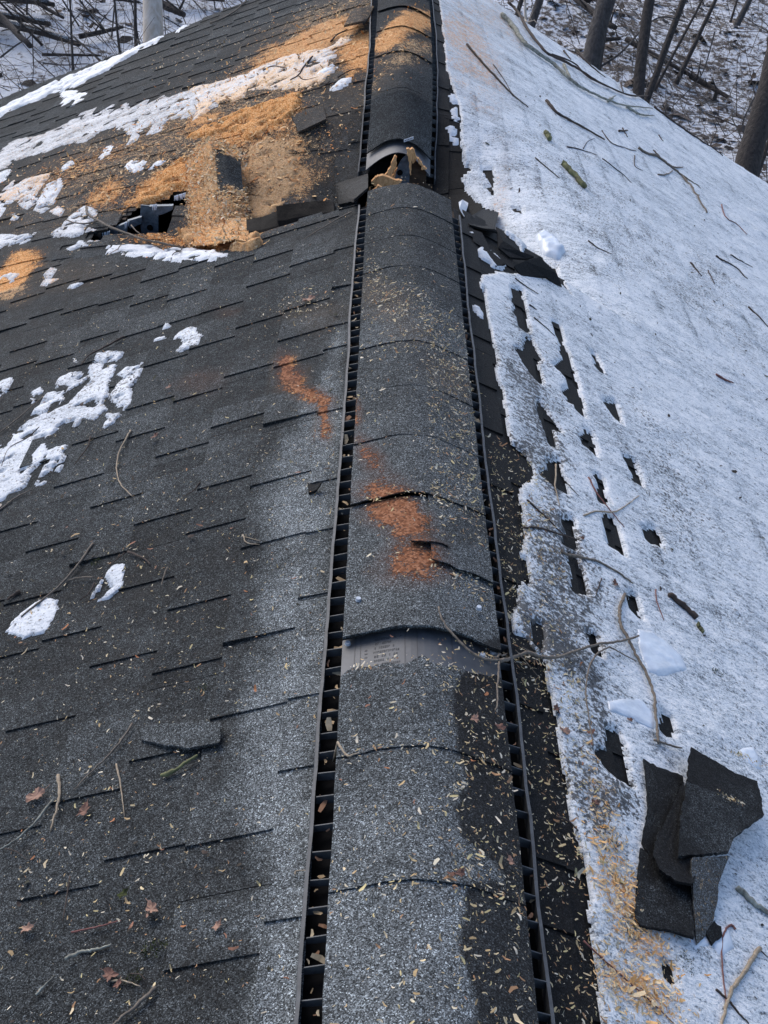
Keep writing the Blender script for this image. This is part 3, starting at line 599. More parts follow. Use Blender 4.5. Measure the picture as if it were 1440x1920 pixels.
HOLES = [XY(p) for p in [
 [(961, 550), (976, 550), (978, 570), (983, 588), (986, 606), (989, 629), (986, 631), (975, 622), (971, 604), (965, 595), (968, 584), (962, 575), (964, 561)],
 [(989, 640), (995, 640), (998, 655), (1004, 664), (1007, 672), (1016, 681), (1006, 681), (1007, 690), (1009, 703), (1012, 722), (1010, 726), (995, 710), (985, 692), (977, 680), (968, 662), (983, 668), (985, 650)],
 [(1034, 611), (1044, 615), (1049, 633), (1052, 638), (1054, 651), (1060, 663), (1065, 683), (1072, 700), (1080, 725), (1085, 745), (1094, 788), (1084, 780), (1079, 767), (1065, 760), (1071, 752), (1057, 746), (1057, 740), (1066, 730), (1065, 717), (1040, 695), (1055, 687), (1059, 684), (1052, 668), (1056, 660), (1050, 648), (1045, 636), (1040, 620)],
 [(1010, 762), (1017, 767), (1022, 780), (1050, 815), (1032, 810), (1037, 842), (1029, 842), (1030, 830), (1022, 815), (1012, 787)],
 [(1135, 759), (1150, 760), (1161, 800), (1150, 787), (1136, 767)], [(1097, 817), (1106, 817), (1115, 860), (1092, 840), (1090, 832)],
 [(1172, 869), (1185, 871), (1200, 917), (1187, 910), (1187, 897)], [(1025, 872), (1047, 872), (1048, 892), (1055, 905), (1058, 930), (1040, 922), (1015, 900), (1030, 887)],
 [(1115, 901), (1125, 902), (1132, 917), (1130, 930), (1140, 950), (1125, 950), (1117, 927), (1125, 920)], [(1132, 975), (1145, 975), (1155, 1005), (1164, 1045), (1144, 1032), (1137, 1000)],
 [(1205, 996), (1227, 999), (1235, 1030), (1212, 1022)], [(1052, 980), (1070, 982), (1077, 1040), (1055, 1027), (1062, 1005)],
 [(1070, 1050), (1080, 1050), (1096, 1121), (1077, 1117), (1076, 1088)], [(1180, 1121), (1189, 1124), (1196, 1165), (1185, 1153)],
 [(1102, 1193), (1110, 1196), (1120, 1234), (1113, 1229)], [(1242, 1343), (1250, 1352), (1258, 1388), (1242, 1380)],
 [(1138, 1376), (1155, 1380), (1177, 1479), (1153, 1464), (1137, 1447), (1122, 1424), (1139, 1421)], [(906, 320), (920, 322), (922, 350), (913, 337)], [(911, 356), (922, 354), (924, 370)],
 [(1240, 1816), (1249, 1819), (1254, 1847), (1246, 1841)], [(1004, 1178), (1010, 1178), (1014, 1228), (1003, 1214)], [(1112, 670), (1117, 678), (1126, 706), (1119, 698)], [(962, 400), (975, 398), (978, 404)], [(1058, 690), (1066, 705), (1069, 718), (1062, 705)]]]
def ice_field(x, y):
    sd_ = sdf(ICE_P, x, y)
    sd_ = sd_+fbm(x*45, y*30, 91, 4)*.012
    for h in HOLES: sd_ = np.minimum(sd_, -sdf(h, x, y)-.007+fbm(x*60, y*22, 99, 3)*.012)
    sd_ = sd_+fbm(x*170, y*130, 92, 3)*.006
    crust = fbm(x*9, y*16, 93, 5); fine = fbm(x*60, y*75, 94, 4); step = np.mod((np.abs(x)-.085)/.122, 1)
    hgt = .0012+.004*(crust+.2)+.0028*fine+.0012*step+.007*sstep(.62, .95, fbm(x*5-y*2, y*4, 95, 3)+.5)
    hgt = hgt*(1+1.2*sstep(.4, 1.8, x)); return sd_, np.maximum(hgt, .0009)*sstep(-.0005, .012, sd_)
ux = [.13]; 
while ux[-1] < 3.62: ux.append(ux[-1]+.0038+.0065*(ux[-1]-.13))
uy = [.62]
while uy[-1] < GABLE-.02: uy.append(uy[-1]+.0042*max(1, uy[-1]/1.1))
X, Y = np.meshgrid(ux, uy, indexing='ij'); X = X.ravel(); Y = Y.ravel(); S, Hh = ice_field(X, Y)
Z = H(X, Y)+.0135+Hh; F = grid_faces(len(ux), len(uy))[:, ::-1]; keep = (S[F] > 0).any(1); F = F[keep]; us = np.unique(F); mp = np.zeros(len(X), int); mp[us] = np.arange(len(us))
Z = np.where(S <= 0, H(X, Y)+.006, Z)
def icemask(x, y, sd_):
    d = np.zeros_like(x)+.05; bq = np.zeros_like(x)+.12+.5*fbm(x*3, y*3, 97, 3); du = np.zeros_like(x); hu = np.zeros_like(x)+.2
    for e in DIRT: d = np.maximum(d, e.w(x, y))
    for e in BARE: bq = np.maximum(bq, e.w(x, y))
    step = np.mod((np.abs(x)-.085)/.122, 1); sm_ = sstep(.05, .35, fbm(x*5, y*5, 96)+.12); bq = bq+.5*sstep(.6, 1, step)*sm_; d = d+.3*sstep(.7, 1, step)*sm_
    bq = bq+.45*sstep(.016, .0, sd_)
    for e in IDUST: w = e.w(x, y); hu = np.where(w > du, e.hue, hu); du = np.maximum(du, w)
    return np.stack([np.clip(d, 0, 1), np.clip(bq, 0, 1)*sstep(0, .02, sd_), du, hu], -1)
ice = mk('roof_ice', np.stack([X, Y, Z], -1)[us], mp[F], M['ice'], cols=icemask(X[us], Y[us], S[us]), smooth=True)
tag(ice, 'sheet of rough grey old ice covering the right side of the roof', 'ice', None, 'stuff')
def ZI(x, y):                                                       # walking surface on the right
    s, h = ice_field(np.atleast_1d(np.asarray(x, float)), np.atleast_1d(np.asarray(y, float))); z = H(x, y)+np.where(s > 0, .0135+h, .013)
    return z if np.ndim(x) else z
def TOP(x, y):
    x = np.atleast_1d(np.asarray(x, float)); y = np.atleast_1d(np.asarray(y, float)); z = HT(x, y); r = x > .13
    if r.any():
        s, h = ice_field(x[r], y[r]); z[r] = np.maximum(z[r], H(x[r], y[r])+np.where(s > 0, .0135+h, .013))
    return z
# ---------------------------------------------------------------- snow and ice patches left on bare shingle
SNOWG = 'snow and ice remnants on the bare shingles'
def patch(px, label, T=.012, dust=0., hue=.4, name='snow_patch', clear=.0, rag=1., dirt=.25, cat='snow', h0=.011, mat='snow', lace=1., group=None):
    T = T*.17; poly = XY(px); x0, y0 = poly.min(0)-.03; x1, y1 = poly.max(0)+.03; far = poly[:, 1].mean(); r = .0035*max(1, far/1.5); r = max(r, (x1-x0)/260, (y1-y0)/300)
    nx, ny = int((x1-x0)/r)+2, int((y1-y0)/r)+2; X, Y = np.meshgrid(np.linspace(x0, x1, nx), np.linspace(y0, y1, ny), indexing='ij'); X = X.ravel(); Y = Y.ravel()
    S = sdf(poly, X, Y)+rag*(fbm(X*38, Y*38, 101, 4)*.016*max(1, far/3)+fbm(X*140, Y*140, 102, 3)*.006)
    S = np.minimum(S, (fbm(X*26, Y*34, 105, 4)+.15)*.07/max(lace, .01)+fbm(X*150, Y*150, 106, 2)*.004) if lace else S
    hg = T*(.75+.9*fbm(X*16, Y*16, 103, 4)+.5*fbm(X*70, Y*70, 104, 3)); Z = H(X, Y)+h0+np.maximum(hg, .001)*sstep(-.0005, (.004 if lace else .012)*max(1, far/3), S); Z = np.where(S <= 0, H(X, Y)+.004, Z)
    F = grid_faces(nx, ny); F = F[(S[F] > 0).any(1)]
    if not len(F): return
    us = np.unique(F); mp = np.zeros(len(X), int); mp[us] = np.arange(len(us)); c = np.zeros((len(us), 4)); c[:, 0] = dirt+fbm(X[us]*12, Y[us]*12, 7)*.3; c[:, 1] = clear
    c[:, 2] = np.clip(dust*(1+1.2*fbm(X[us]*8, Y[us]*8, 8)), 0, 1); c[:, 3] = hue
    o = mk(name, np.stack([X, Y, Z], -1)[us], mp[F], M[mat], cols=c, smooth=True, center=True); return tag(o, label, cat, group or SNOWG)
A5 = lambda p: Q(p, 3.6, 0, 600)
patch(A5([(640, 250), (720, 225), (820, 240), (800, 300), (770, 390), (740, 440), (720, 520), (700, 560), (705, 640), (640, 700), (560, 690), (520, 715), (440, 700), (390, 740), (340, 800), (320, 880), (310, 960), (230, 1020), (190, 1080), (190, 1140), (100, 1180), (0, 1240), (-150, 1300), (-150, 1000), (0, 870), (60, 850), (100, 780), (190, 690), (260, 670), (300, 640), (200, 650), (260, 600), (290, 540), (350, 480), (400, 460), (440, 470), (430, 560), (380, 620), (440, 600), (500, 550), (600, 440), (620, 400), (600, 330), (640, 300)]), 'largest white snow patch, long and branching, on the near left shingles', .016, clear=.3, dirt=.4)
for p_, l_ in [([(210, 510), (285, 460), (290, 500), (215, 585)], 'small wedge of snow at the upper left edge of the largest patch'),
  ([(390, 420), (460, 380), (550, 360), (520, 430), (600, 395), (560, 440), (450, 510), (430, 480)], 'glassy snow scrap above the middle of the largest patch'),
  ([(790, 390), (850, 340), (930, 320), (980, 285), (960, 350), (920, 430), (870, 470), (885, 530), (890, 600), (840, 620), (800, 580), (760, 560), (740, 540), (780, 460), (840, 410)], 'lacy snow patch with a pointed tip right of the largest patch'),
  ([(700, 650), (810, 650), (770, 710), (690, 765), (720, 690)], 'ragged snow scrap hanging off the right of the largest patch'),
  ([(310, 910), (380, 880), (450, 860), (430, 930), (455, 970), (410, 1040), (330, 1030), (260, 1080), (300, 1000)], 'feathered lobe of snow at the lower right of the largest patch'),
  ([(245, 1105), (310, 1100), (300, 1125), (250, 1130)], 'tiny oval of snow just below the largest patch'),
  ([(0, 430), (80, 405), (85, 440), (30, 520), (-60, 560), (-60, 450)], 'smooth snow patch cut by the left edge of the photo'),
  ([(1150, 170), (1200, 110), (1260, 75), (1350, 65), (1340, 110), (1360, 130), (1340, 190), (1280, 200), (1220, 230), (1200, 215), (1240, 180)], 'star shaped lacy snow patch alone on dark shingles above the largest patch'),
  ([(1020, 160), (1110, 130), (1110, 150), (1030, 170)], 'thin sliver of snow left of the star shaped patch'), ([(1095, 80), (1110, 40), (1150, 30), (1150, 60)], 'small snow chip above the star shaped patch'), ([(485, 280), (520, 270), (535, 300), (495, 325)], 'faint snow crumb above the glassy scrap')]: patch(A5(p_), l_, .010, lace=.6, clear=.35, dirt=.45)
A4 = lambda p: Q(p, 2.25, 0, 980)
patch(A4([(20, 480), (80, 400), (190, 330), (245, 340), (240, 400), (200, 470), (100, 500)]), 'leaf shaped snow patch under the end of a straight stick', .012, rag=.8, lace=0, clear=.3)
patch(A4([(375, 345), (420, 260), (470, 190), (530, 182), (525, 280), (470, 330), (400, 350), (470, 290), (450, 240)]), 'notched snow patch right of the leaf shaped one', .012, rag=.8, lace=0, clear=.3)
G4 = lambda p: Q(p, 4.5, 0, 0)
patch([(0, 207), (67, 174), (120, 150), (155, 137), (224, 106), (304, 71), (303, 79), (251, 102), (213, 127), (200, 136), (169, 151), (133, 171), (95, 178), (73, 189), (42, 200), (7, 218), (-60, 250), (-60, 235)], 'long white snow line along the far gable edge', .08, rag=.7, dirt=0)
patch(G4([(520, 800), (560, 770), (640, 780), (655, 800), (720, 795), (680, 870), (610, 900), (640, 840), (520, 900), (530, 850)]), 'snow scrap below the snowy gable edge', .012)
patch([(328, 62), (345, 50), (351, 52), (334, 64)], 'small white snow lump on the gable edge near the pale trunk', .03, rag=.4)
B4 = lambda p: Q(p, 4, 0, 100); C4 = lambda p: Q(p, 3.789, 340, 0)
patch(B4([(-80, 830), (0, 750), (60, 690), (120, 660), (180, 650), (290, 630), (440, 570), (560, 500), (600, 460), (700, 430), (760, 400), (700, 480), (860, 390), (820, 470), (960, 370), (950, 440), (1100, 360), (1080, 410), (1230, 330), (1260, 350), (1350, 310), (1440, 290), (1560, 270), (1640, 400), (1440, 480), (1260, 500), (1200, 590), (1100, 620), (1150, 540), (1060, 600), (1030, 660), (950, 700), (1000, 620), (860, 560), (740, 600), (640, 670), (480, 690), (350, 750), (330, 740), (200, 790), (100, 810), (40, 870), (-80, 920)]), 'long toothed band of grey ice slanting across the far left slope', .016, dust=.26, clear=.85, dirt=.4)
patch(C4([(60, 640), (280, 590), (440, 545), (600, 470), (700, 430), (800, 400), (930, 370), (1080, 340), (1100, 300), (1180, 270), (1190, 310), (1100, 360), (1090, 420), (1100, 480), (1060, 540), (990, 600), (900, 640), (780, 640), (640, 640), (520, 660), (420, 710), (370, 720), (250, 740), (200, 780), (90, 870), (110, 760)]), 'upper end of the ice band tinted orange by sawdust', .03, dust=.6, hue=.2, clear=.3)
patch(C4([(1060, 640), (1120, 580), (1200, 555), (1195, 600), (1120, 650)]), 'small ice scrap beside the far left rail', .014, dust=.15)
patch(C4([(960, 540), (1030, 480), (1085, 470), (1075, 510), (1000, 550)]), 'bright ice chip in the sawdust near the far left rail', .05, rag=.4, dirt=0)
D6 = lambda p: Q(p, 6, 0, 300)
for p_, l_, du in [([(-60, 200), (0, 150), (130, 120), (40, 260), (-60, 300)], 'pale ice tongue at the left edge below the ice band', .0), ([(0, 400), (60, 330), (170, 240), (130, 330), (300, 230), (560, 170), (480, 300), (420, 390), (300, 420), (200, 460), (100, 460), (0, 480)], 'pinkish slush tinted by sawdust left of the hole', .5),
  ([(180, 500), (300, 420), (440, 390), (400, 480), (330, 570), (240, 560)], 'rounded pinkish ice slab below the slush', .3), ([(480, 380), (520, 300), (680, 230), (700, 320), (640, 420), (600, 510), (540, 560), (480, 630), (380, 590), (420, 500)], 'grey pebbly ice slab left of the crack', .15),
  ([(540, 610), (640, 540), (720, 580), (680, 650)], 'small dusty ice slab at the tip of the crack', .4), ([(0, 480), (60, 570), (40, 640), (0, 640), (-60, 600)], 'bluish ice lump at the left edge of the photo', 0), ([(120, 640), (190, 620), (180, 680), (130, 690)], 'little round ice lump beside the bluish one', 0), ([(45, 500), (130, 470), (135, 500), (60, 545)], 'flat white ice chip above the bluish lump', 0),
  ([(700, 100), (780, 30), (840, 40), (780, 110), (700, 145)], 'clean white ice chip on tan sawdust', 0), ([(-60, 850), (0, 850), (200, 870), (390, 840), (330, 920), (200, 960), (0, 1010), (-60, 1020)], 'white crust of snow above the deep orange sawdust', .1),
  ([(560, 860), (700, 770), (760, 680), (960, 530), (1080, 600), (1060, 700), (960, 760), (920, 850), (800, 880), (620, 870)], 'heap of dirty ice on the lip of the crack', .2), ([(920, 900), (990, 780), (1080, 820), (1120, 930), (1000, 950)], 'brownish ice lump at the left end of the hole', .35), ([(850, 920), (920, 930), (1010, 990), (930, 1010)], 'white ice sliver under the brownish lump', 0), ([(760, 1020), (880, 970), (890, 1000), (790, 1040)], 'small grey ice scrap below the crack', .05),
  ([(20, 1340), (150, 1290), (220, 1310), (130, 1390)], 'pinkish snow crust under the orange sawdust', .4), ([(500, 1300), (560, 1240), (650, 1260), (600, 1330), (520, 1350)], 'dusty grey snow scrap below the crack', .3), ([(460, 1430), (500, 1370), (690, 1360), (560, 1430)], 'tan flat snow scrap on the near left slope', .45), ([(780, 1440), (940, 1400), (950, 1415), (830, 1460)], 'narrow white snow sliver on the near left slope', .05)]: patch(D6(p_), l_, .022, dust=du, hue=.3, rag=.5, lace=.6, clear=.4, dirt=.4)
E4 = lambda p: Q(p, 7.2, 160, 340)
patch(E4([(290, 1000), (300, 890), (430, 900), (560, 880), (700, 890), (940, 900), (1000, 960), (1110, 950), (1200, 920), (1300, 945), (1440, 930), (1600, 960), (1760, 1000), (1920, 1010), (1925, 1060), (1700, 1090), (1440, 1110), (1150, 1110), (1000, 1090), (900, 1030), (800, 1040), (500, 1020)]), 'bright strip of snow under the sawdust mound', .022, rag=.5, dirt=0, dust=.04)
for px_, l_, T_, hu_ in (([(335, 442), (370, 428), (420, 436), (455, 425), (470, 438), (486, 452), (484, 468), (455, 476), (430, 474), (390, 470), (345, 462)], 'heap of tan and orange sawdust at the foot of the buckled shingles', .16, .3), ([(466, 280), (500, 262), (545, 275), (556, 330), (535, 385), (500, 410), (468, 415), (464, 350)], 'drift of pale sawdust right of the buckled shingles', .025, .2),
    ([(345, 262), (390, 238), (450, 212), (520, 190), (560, 176), (568, 196), (520, 240), (470, 262), (420, 250), (396, 258)], 'long drift of orange sawdust above the buckled shingles', .08, .5), ([(262, 368), (300, 335), (340, 300), (352, 320), (352, 352), (300, 375), (262, 392)], 'drift of orange sawdust on the upper lip of the roof hole', .07, .5)):
    patch(px_, l_, T_, dust=.95, hue=hu_, name='sawdust_heap', cat='sawdust', mat='sh', lace=1.6, group='sawdust heaps', rag=1.6, dirt=.9)
patch(Q([(930, 290-10), (960, 820), (1090, 815), (1060, 890), (990, 920), (960, 870)][1:], 4, 0, 100), 'lacy white snow scrap above the roof hole', .012)
patch(Q([(745, 790), (800, 720), (850, 700), (830, 760), (770, 795)], 4, 0, 100), 'slim white ice chip on brown shingles above the roof hole', .012)
patch(Q([(1120, 880), (1180, 820), (1240, 810), (1200, 850)], 4, 0, 100), 'thin snow scrap at the top of the orange sawdust', .012, dust=.1)
for p_, l_ in [([(838, 184), (850, 180), (858, 195), (850, 200)], 'thin ice crumb highest beside the far right rail'), ([(843, 210), (855, 203), (862, 228), (852, 230)], 'ice crumb beside the far right rail below the highest one'), ([(838, 242), (850, 238), (858, 262), (862, 282), (852, 275), (842, 262)], 'lacy ice strip beside the lower end of the far right rail'),
  ([(880, 440), (890, 438), (896, 446), (904, 458), (900, 466), (892, 452)], 'broken ice crumbs below the end of the near right rail'), ([(895, 468), (912, 468), (930, 483), (945, 500), (944, 510), (930, 507), (910, 497), (897, 478)], 'smooth bluish ice plate lying on dark shingles in the right split'), ([(888, 578), (900, 584), (909, 600), (905, 607), (892, 594)], 'small square of thin ice beside the near right rail')]: patch(p_, l_, .014, dirt=0, rag=.5)
# ---------------------------------------------------------------- loose slabs of clear ice on the sheet
def chunk(px, label, T=.034, h0=.016): return patch(px, label, T, h0=h0, mat='icechunk', lace=0, rag=.25, name='ice_slab', cat='ice', group='loose ice slabs', dirt=0)
chunk([(1190, 1190), (1215, 1193), (1245, 1212), (1275, 1240), (1288, 1268), (1260, 1275), (1232, 1283), (1210, 1270), (1195, 1240)], 'big smooth clear ice slab beside the forked twig')
chunk([(1135, 1325), (1190, 1316), (1220, 1335), (1232, 1372), (1222, 1382), (1180, 1360), (1140, 1345)], 'flat ice slab below the big clear one', .024)
chunk([(1375, 1415), (1408, 1408), (1424, 1440), (1424, 1462), (1395, 1445)], 'ice slab behind the torn shingle pile')
chunk([(1322, 1778), (1360, 1745), (1372, 1790), (1345, 1815)], 'squarish ice slab below the torn shingle pile', .02)
chunk([(1278, 1766), (1318, 1758), (1330, 1784), (1300, 1800)], 'small frosty ice slab at the foot of the shingle pile', .012)
chunk([(998, 452), (1016, 440), (1040, 455), (1060, 480), (1045, 498), (1015, 486)], 'heaped bright ice chunk on the edge of the right split', .15)

for px_, hs_, l_ in (([(874, 404), (905, 396), (936, 394), (928, 424), (932, 440), (905, 432), (880, 424)], (.01, .03, .04, .05, .03, .02, .01), 'torn black shingle piece highest in the right split'), ([(930, 430), (945, 442), (975, 462), (1001, 480), (985, 492), (955, 486), (934, 466)], (.03, .05, .05, .04, .015, .01, .015), 'torn black shingle piece in the middle of the right split'),
  ([(964, 498), (985, 486), (1012, 484), (1045, 507), (1056, 542), (1022, 526), (978, 517)], (.03, .05, .055, .05, .015, .012, .015), 'torn black shingle piece lowest in the right split'), ([(884, 430), (904, 436), (922, 470), (948, 494), (930, 500), (902, 462), (888, 452)], (.012, .02, .02, .02, .01, .01, .01), 'cracked shingle piece beside the end of the right rail')):
    b = MB(); P = np.array([hit(x, y, h) for (x, y), h in zip(px_, hs_)]); G_ = np.linalg.lstsq(np.c_[P[:, :2], np.ones(len(P))], P[:, 2], rcond=None)[0]; P[:, 2] = .25*P[:, 2]+.75*(P[:, :2]@G_[:2]+G_[2]); b.slab(P, .006, (.8, .95, 0, 0)); tag(b.build('torn_shingle', M['sh'], house), l_)
# ---------------------------------------------------------------- the forest floor
def GH(x, y):
    x = np.asarray(x, float); y = np.asarray(y, float); r = np.sqrt(x*x+(y-3)**2)
    z = GZ-.35*np.clip((x-2)/8, 0, 1.2)+.10*np.clip(y-10, 0, 60)+.06*np.clip(-x-5, 0, 30)+.05*np.clip(x-8, 0, 40)
    return z+(fbm(x*.22, y*.22, 201, 4)*1.0+fbm(x*1.1, y*1.1, 205, 3)*.16)*sstep(4.5, 9, r)
gx = np.concatenate([np.linspace(-140, -32, 30), np.linspace(-30, 34, 260), np.linspace(36, 140, 30)]); gy = np.concatenate([np.linspace(-90, 2, 30), np.linspace(3, 48, 220), np.linspace(50, 190, 50)])
X, Y = np.meshgrid(gx, gy, indexing='ij'); X = X.ravel(); Y = Y.ravel()
t = NT('snowy_forest_floor', .8); n1 = t.noise(2.6, 6, .72); n2 = t.noise(11, 5, .7); n3 = t.noise(.35, 3, .5)
sx = t.n('SeparateXYZ'); t.lk(t.pos(), sx.inputs[0]); side = t.mapr(sx.outputs[0], -6, 5, -.02, .062)
k = t.math('ADD', t.math('ADD', t.math('MULTIPLY', n1, .45), t.math('MULTIPLY', n2, .55)), t.math('ADD', side, t.math('MULTIPLY', t.math('SUBTRACT', n3, .5), .16)))
sn = t.ramp(n2, [(.3, (.66, .70, .77)), (.7, (.84, .86, .89))]); lit = t.ramp(t.voro(26, 'Distance'), [(0, (.02, .017, .015)), (.5, (.07, .055, .045)), (1, (.135, .108, .09))])
t.col(t.mix(t.mapr(k, .525, .60), sn, lit)); t.bump(t.math('ADD', n2, n1), .08, .8); M['ground'] = t.m
tag(mk('ground', np.stack([X, Y, GH(X, Y)], -1), grid_faces(len(gx), len(gy))[:, ::-1], M['ground'], smooth=True), None, None, None, 'structure')
def ghit(px, py):
    d = ray(px, py); ts = np.arange(6, 120, .03); P = CAM+ts[:, None]*d; g = P[:, 2]-GH(P[:, 0], P[:, 1]); k = np.argmax(g < 0); return P[k] if g[k] < 0 else P[-1]
def bend(a, b, n, amp, rg):
    a = np.array(a, float); b = np.array(b, float); L = np.linalg.norm(b-a); out = []
    o = np.zeros(3); dr = np.array([rg.uniform(-1, 1), rg.uniform(-1, 1), rg.uniform(-.3, .3)])
    for i in range(n+1):
        t_ = i/n; out.append(a+(b-a)*t_+dr*math.sin(t_*math.pi)*amp*L+np.array([rg.uniform(-1, 1), rg.uniform(-1, 1), rg.uniform(-1, 1)])*amp*L*.18*(0 < i < n))
    return out
def limb(b, p, d, L, r, depth, rg):
    d = d/np.linalg.norm(d); e = p+d*L; pts = bend(p, e, 5, .06, rg); b.tube(pts, [r*(1-.75*i/5) for i in range(6)], 5)
    if depth <= 0: return
    for k in range(rg.randint(2, 4)):
        i = rg.randint(1, 5); q = np.array(pts[i]); dd = d+np.array([rg.uniform(-.8, .8), rg.uniform(-.8, .8), rg.uniform(-.1, .7)]); limb(b, q, dd, L*rg.uniform(.4, .65), r*.5*(1-.1*i), depth-1, rg)
TREEG = 'bare trees on the snowy slope behind the house'
def tree(pa, pb, wpx, dep, label, mat='bark', hgt=9, seed=0, cat='tree', name='bare_tree', branches=True, pts=None):
    """trunk running through two picture points pa (low) and pb (high) at one distance"""
    rg = random.Random(seed); A = atdepth(*pa, dep); B = atdepth(*pb, dep); u = (B-A)/np.linalg.norm(B-A)
    if u[2] < .5: u[2] = .5; u /= np.linalg.norm(u)
    tt = 0; p = A.copy()
    while p[2] > float(GH(p[0], p[1]))-.15 and tt < 12: p = p-u*.05; tt += .05
    r = wpx*dep/FPX/2; root = p; L = hgt*(.7+.3*rg.random()); e = empty(name, (root[0], root[1], float(GH(root[0], root[1])))); tag(e, label, cat, TREEG)
    b = MB(); pts = []; n = 22
    for i in range(n+1):
        s_ = L*i/n; w = .012*L*math.sin(i*.9+seed)*(i/n) if s_ > tt+1 else 0
        pts.append(root+u*s_+np.array([w, w*.5, 0])+np.array([rg.uniform(-1, 1), rg.uniform(-1, 1), 0])*r*.12)
    rad = [r*(1.0-.72*max(0, (L*i/n-tt))/max(L-tt, 1))*(1+.55*math.exp(-L*i/n/.25)) for i in range(n+1)]
    b.tube(pts, rad, 10 if wpx > 14 else 6, knob=.06); b.build('trunk', M[mat], e, smooth=True)
    if branches:
        b = MB()
        for k in range(12):
            i = rg.randint(9, n); q = np.array(pts[i]); a = rg.uniform(0, 6.28); limb(b, q, np.array([math.cos(a), math.sin(a), rg.uniform(.2, .9)]), L*rg.uniform(.16, .3), rad[i]*.5, 2 if wpx > 12 else 1, rg)
        b.build('crown', M[mat], e)
    return e
T_ = [((1108, 112), (1136, 0), 35, 13.5, 'thick grey tree trunk nearest the right rake, upper middle of the right woods', 'pbark'), ((1131, 60), (1141, 0), 15, 15.5, 'dark trunk tight behind the thick grey one', 'bark'),
 ((1198, 165), (1216, 0), 22, 13.2, 'dark crooked trunk standing beside the roof edge right of the thick grey tree', 'bark'), ((1249, 88), (1281, 0), 13, 17, 'slim grey tree right of the crooked dark trunk', 'bark'), ((1272, 85), (1317, 0), 5, 17.5, 'thin leaning sapling just right of the slim grey tree', 'bark'),
 ((1299, 90), (1342, 0), 8, 18, 'leaning young tree in the middle of the right woods', 'bark'), ((1375, 57), (1405, 0), 11, 20, 'slanting tree near the top right corner', 'pbark'), ((1367, 50), (1382, 0), 4, 20.2, 'thin sapling left of the slanting tree', 'bark'), ((1288, 28), (1299, 0), 11, 22, 'short seen trunk at the top of the right woods', 'pbark'),
 ((1402, 315), (1447, 140), 46, 11.5, 'broad brown trunk cut by the right edge of the photo', 'bark'), ((999, 38), (1011, 0), 16, 16, 'brownish trunk close behind the top of the rake', 'pbark'), ((985, 26), (984, 0), 5, 15, 'pale birch sapling behind the top of the rake', 'pole'), ((972, 20), (978, 0), 9, 18, 'dark trunk nearest the far end of the ridge', 'bark'),
 ((1232, 15), (1233, 0), 24, 23, 'dark stubby trunk at the top edge between two trees', 'bark'), ((1430, 300), (1450, 240), 9, 14, 'small stem beside the broad brown trunk', 'bark'),
 ((148, 95), (142, 0), 9, 17, 'straight dark tree in the middle of the left woods', 'bark'), ((225, 104), (217, 25), 5, 15, 'thin grey sapling left of the pale pole', 'bark'), ((255, 72), (253, 0), 7, 15.5, 'narrow dark sapling close to the pale pole', 'bark'),
 ((52, 150), (50, 40), 5, 16, 'faint sapling rising through the brush at far left', 'bark'), ((137, 130), (134, 60), 5, 14, 'thin stem in front of the straight dark tree', 'bark'), ((207, 100), (212, 40), 3, 16, 'hair thin sapling left of the grey one', 'bark'), ((118, 60), (105, 0), 3, 17, 'leaning wisp of a sapling left of the straight dark tree', 'bark')]
for i, (a, b_, w, d, l, mt) in enumerate(T_): tree(a, b_, w, d, l, mt, 10 if w > 12 else 5.5, 30+i)
pe = tree((286, 82), (284.5, 0), 38, 12.2, 'pale barkless trunk standing like a pole behind the left gable edge', 'pole', 9, 77, 'dead tree', 'dead_tree', False)
def log(pa, pb, w, label, snow=.0, up=.1, mat='bark', d0=None, d1=None, cat='log', name='fallen_log', stubs=3):
    rg = random.Random(int(pa[0])+7); A = ghit(*pa) if d0 is None else atdepth(*pa, d0); B = ghit(*pb) if d1 is None else atdepth(*pb, d1); r = w*np.linalg.norm(A-CAM)/FPX/2
    A = A+np.array([0, 0, r+up]); B = B+np.array([0, 0, r+up]); pts = bend(A, B, 12, .02, rg); e = empty(name, tuple((A+B)/2-np.array([0, 0, r]))); tag(e, label, cat, 'fallen wood in the snow')
    b = MB(); b.tube(pts, [r*(1.05-.4*i/12) for i in range(13)], 8, knob=.1); b.build('stem', M[mat], e, smooth=True)
    if stubs:
        for k in range(stubs):
            b = MB(); q = np.array(pts[rg.randint(2, 11)]); limb(b, q, np.array([rg.uniform(-1, 1), rg.uniform(-1, .3), rg.uniform(.2, 1)]), r*rg.uniform(5, 14), r*.35, 0, rg); b.build('branch', M[mat], e)
    if snow:
        b = MB(); b.tube([np.array(p)+np.array([0, 0, r*.75]) for p in pts[1:-1]], [r*.72*(1-.3*i/12) for i in range(11)], 7, knob=.25); b.build('snow_cap', M['snow'], e, smooth=True)
log((-20, 14), (102, 30), 11, 'snow capped log uppermost at the left edge', 1); log((-30, 48), (95, 66), 11, 'second snow capped log below the uppermost one', 1); log((-30, 58), (150, 105), 12, 'dark log slanting down across the left brush', 1); log((78, 28), (120, 52), 7, 'broken log end at the tip of the uppermost log', 0)
log((150, 88), (231, 70), 9, 'short log with a cut end left of the pale pole', 0); log((300, 28), (345, 50), 14, 'mossy log right of the pale pole', 0); log((-20, 85), (62, 172), 13, 'leaning dark limb by the lower left of the woods', 0, .5); log((80, 120), (190, 122), 5, 'low thin log just above the snowy gable edge', 0)
log((290, 8), (420, 20), 12, 'half hidden log at the top behind the left gable', 1); log((160, 6), (262, 22), 6, 'thin log at the top left of the pale pole', 0)
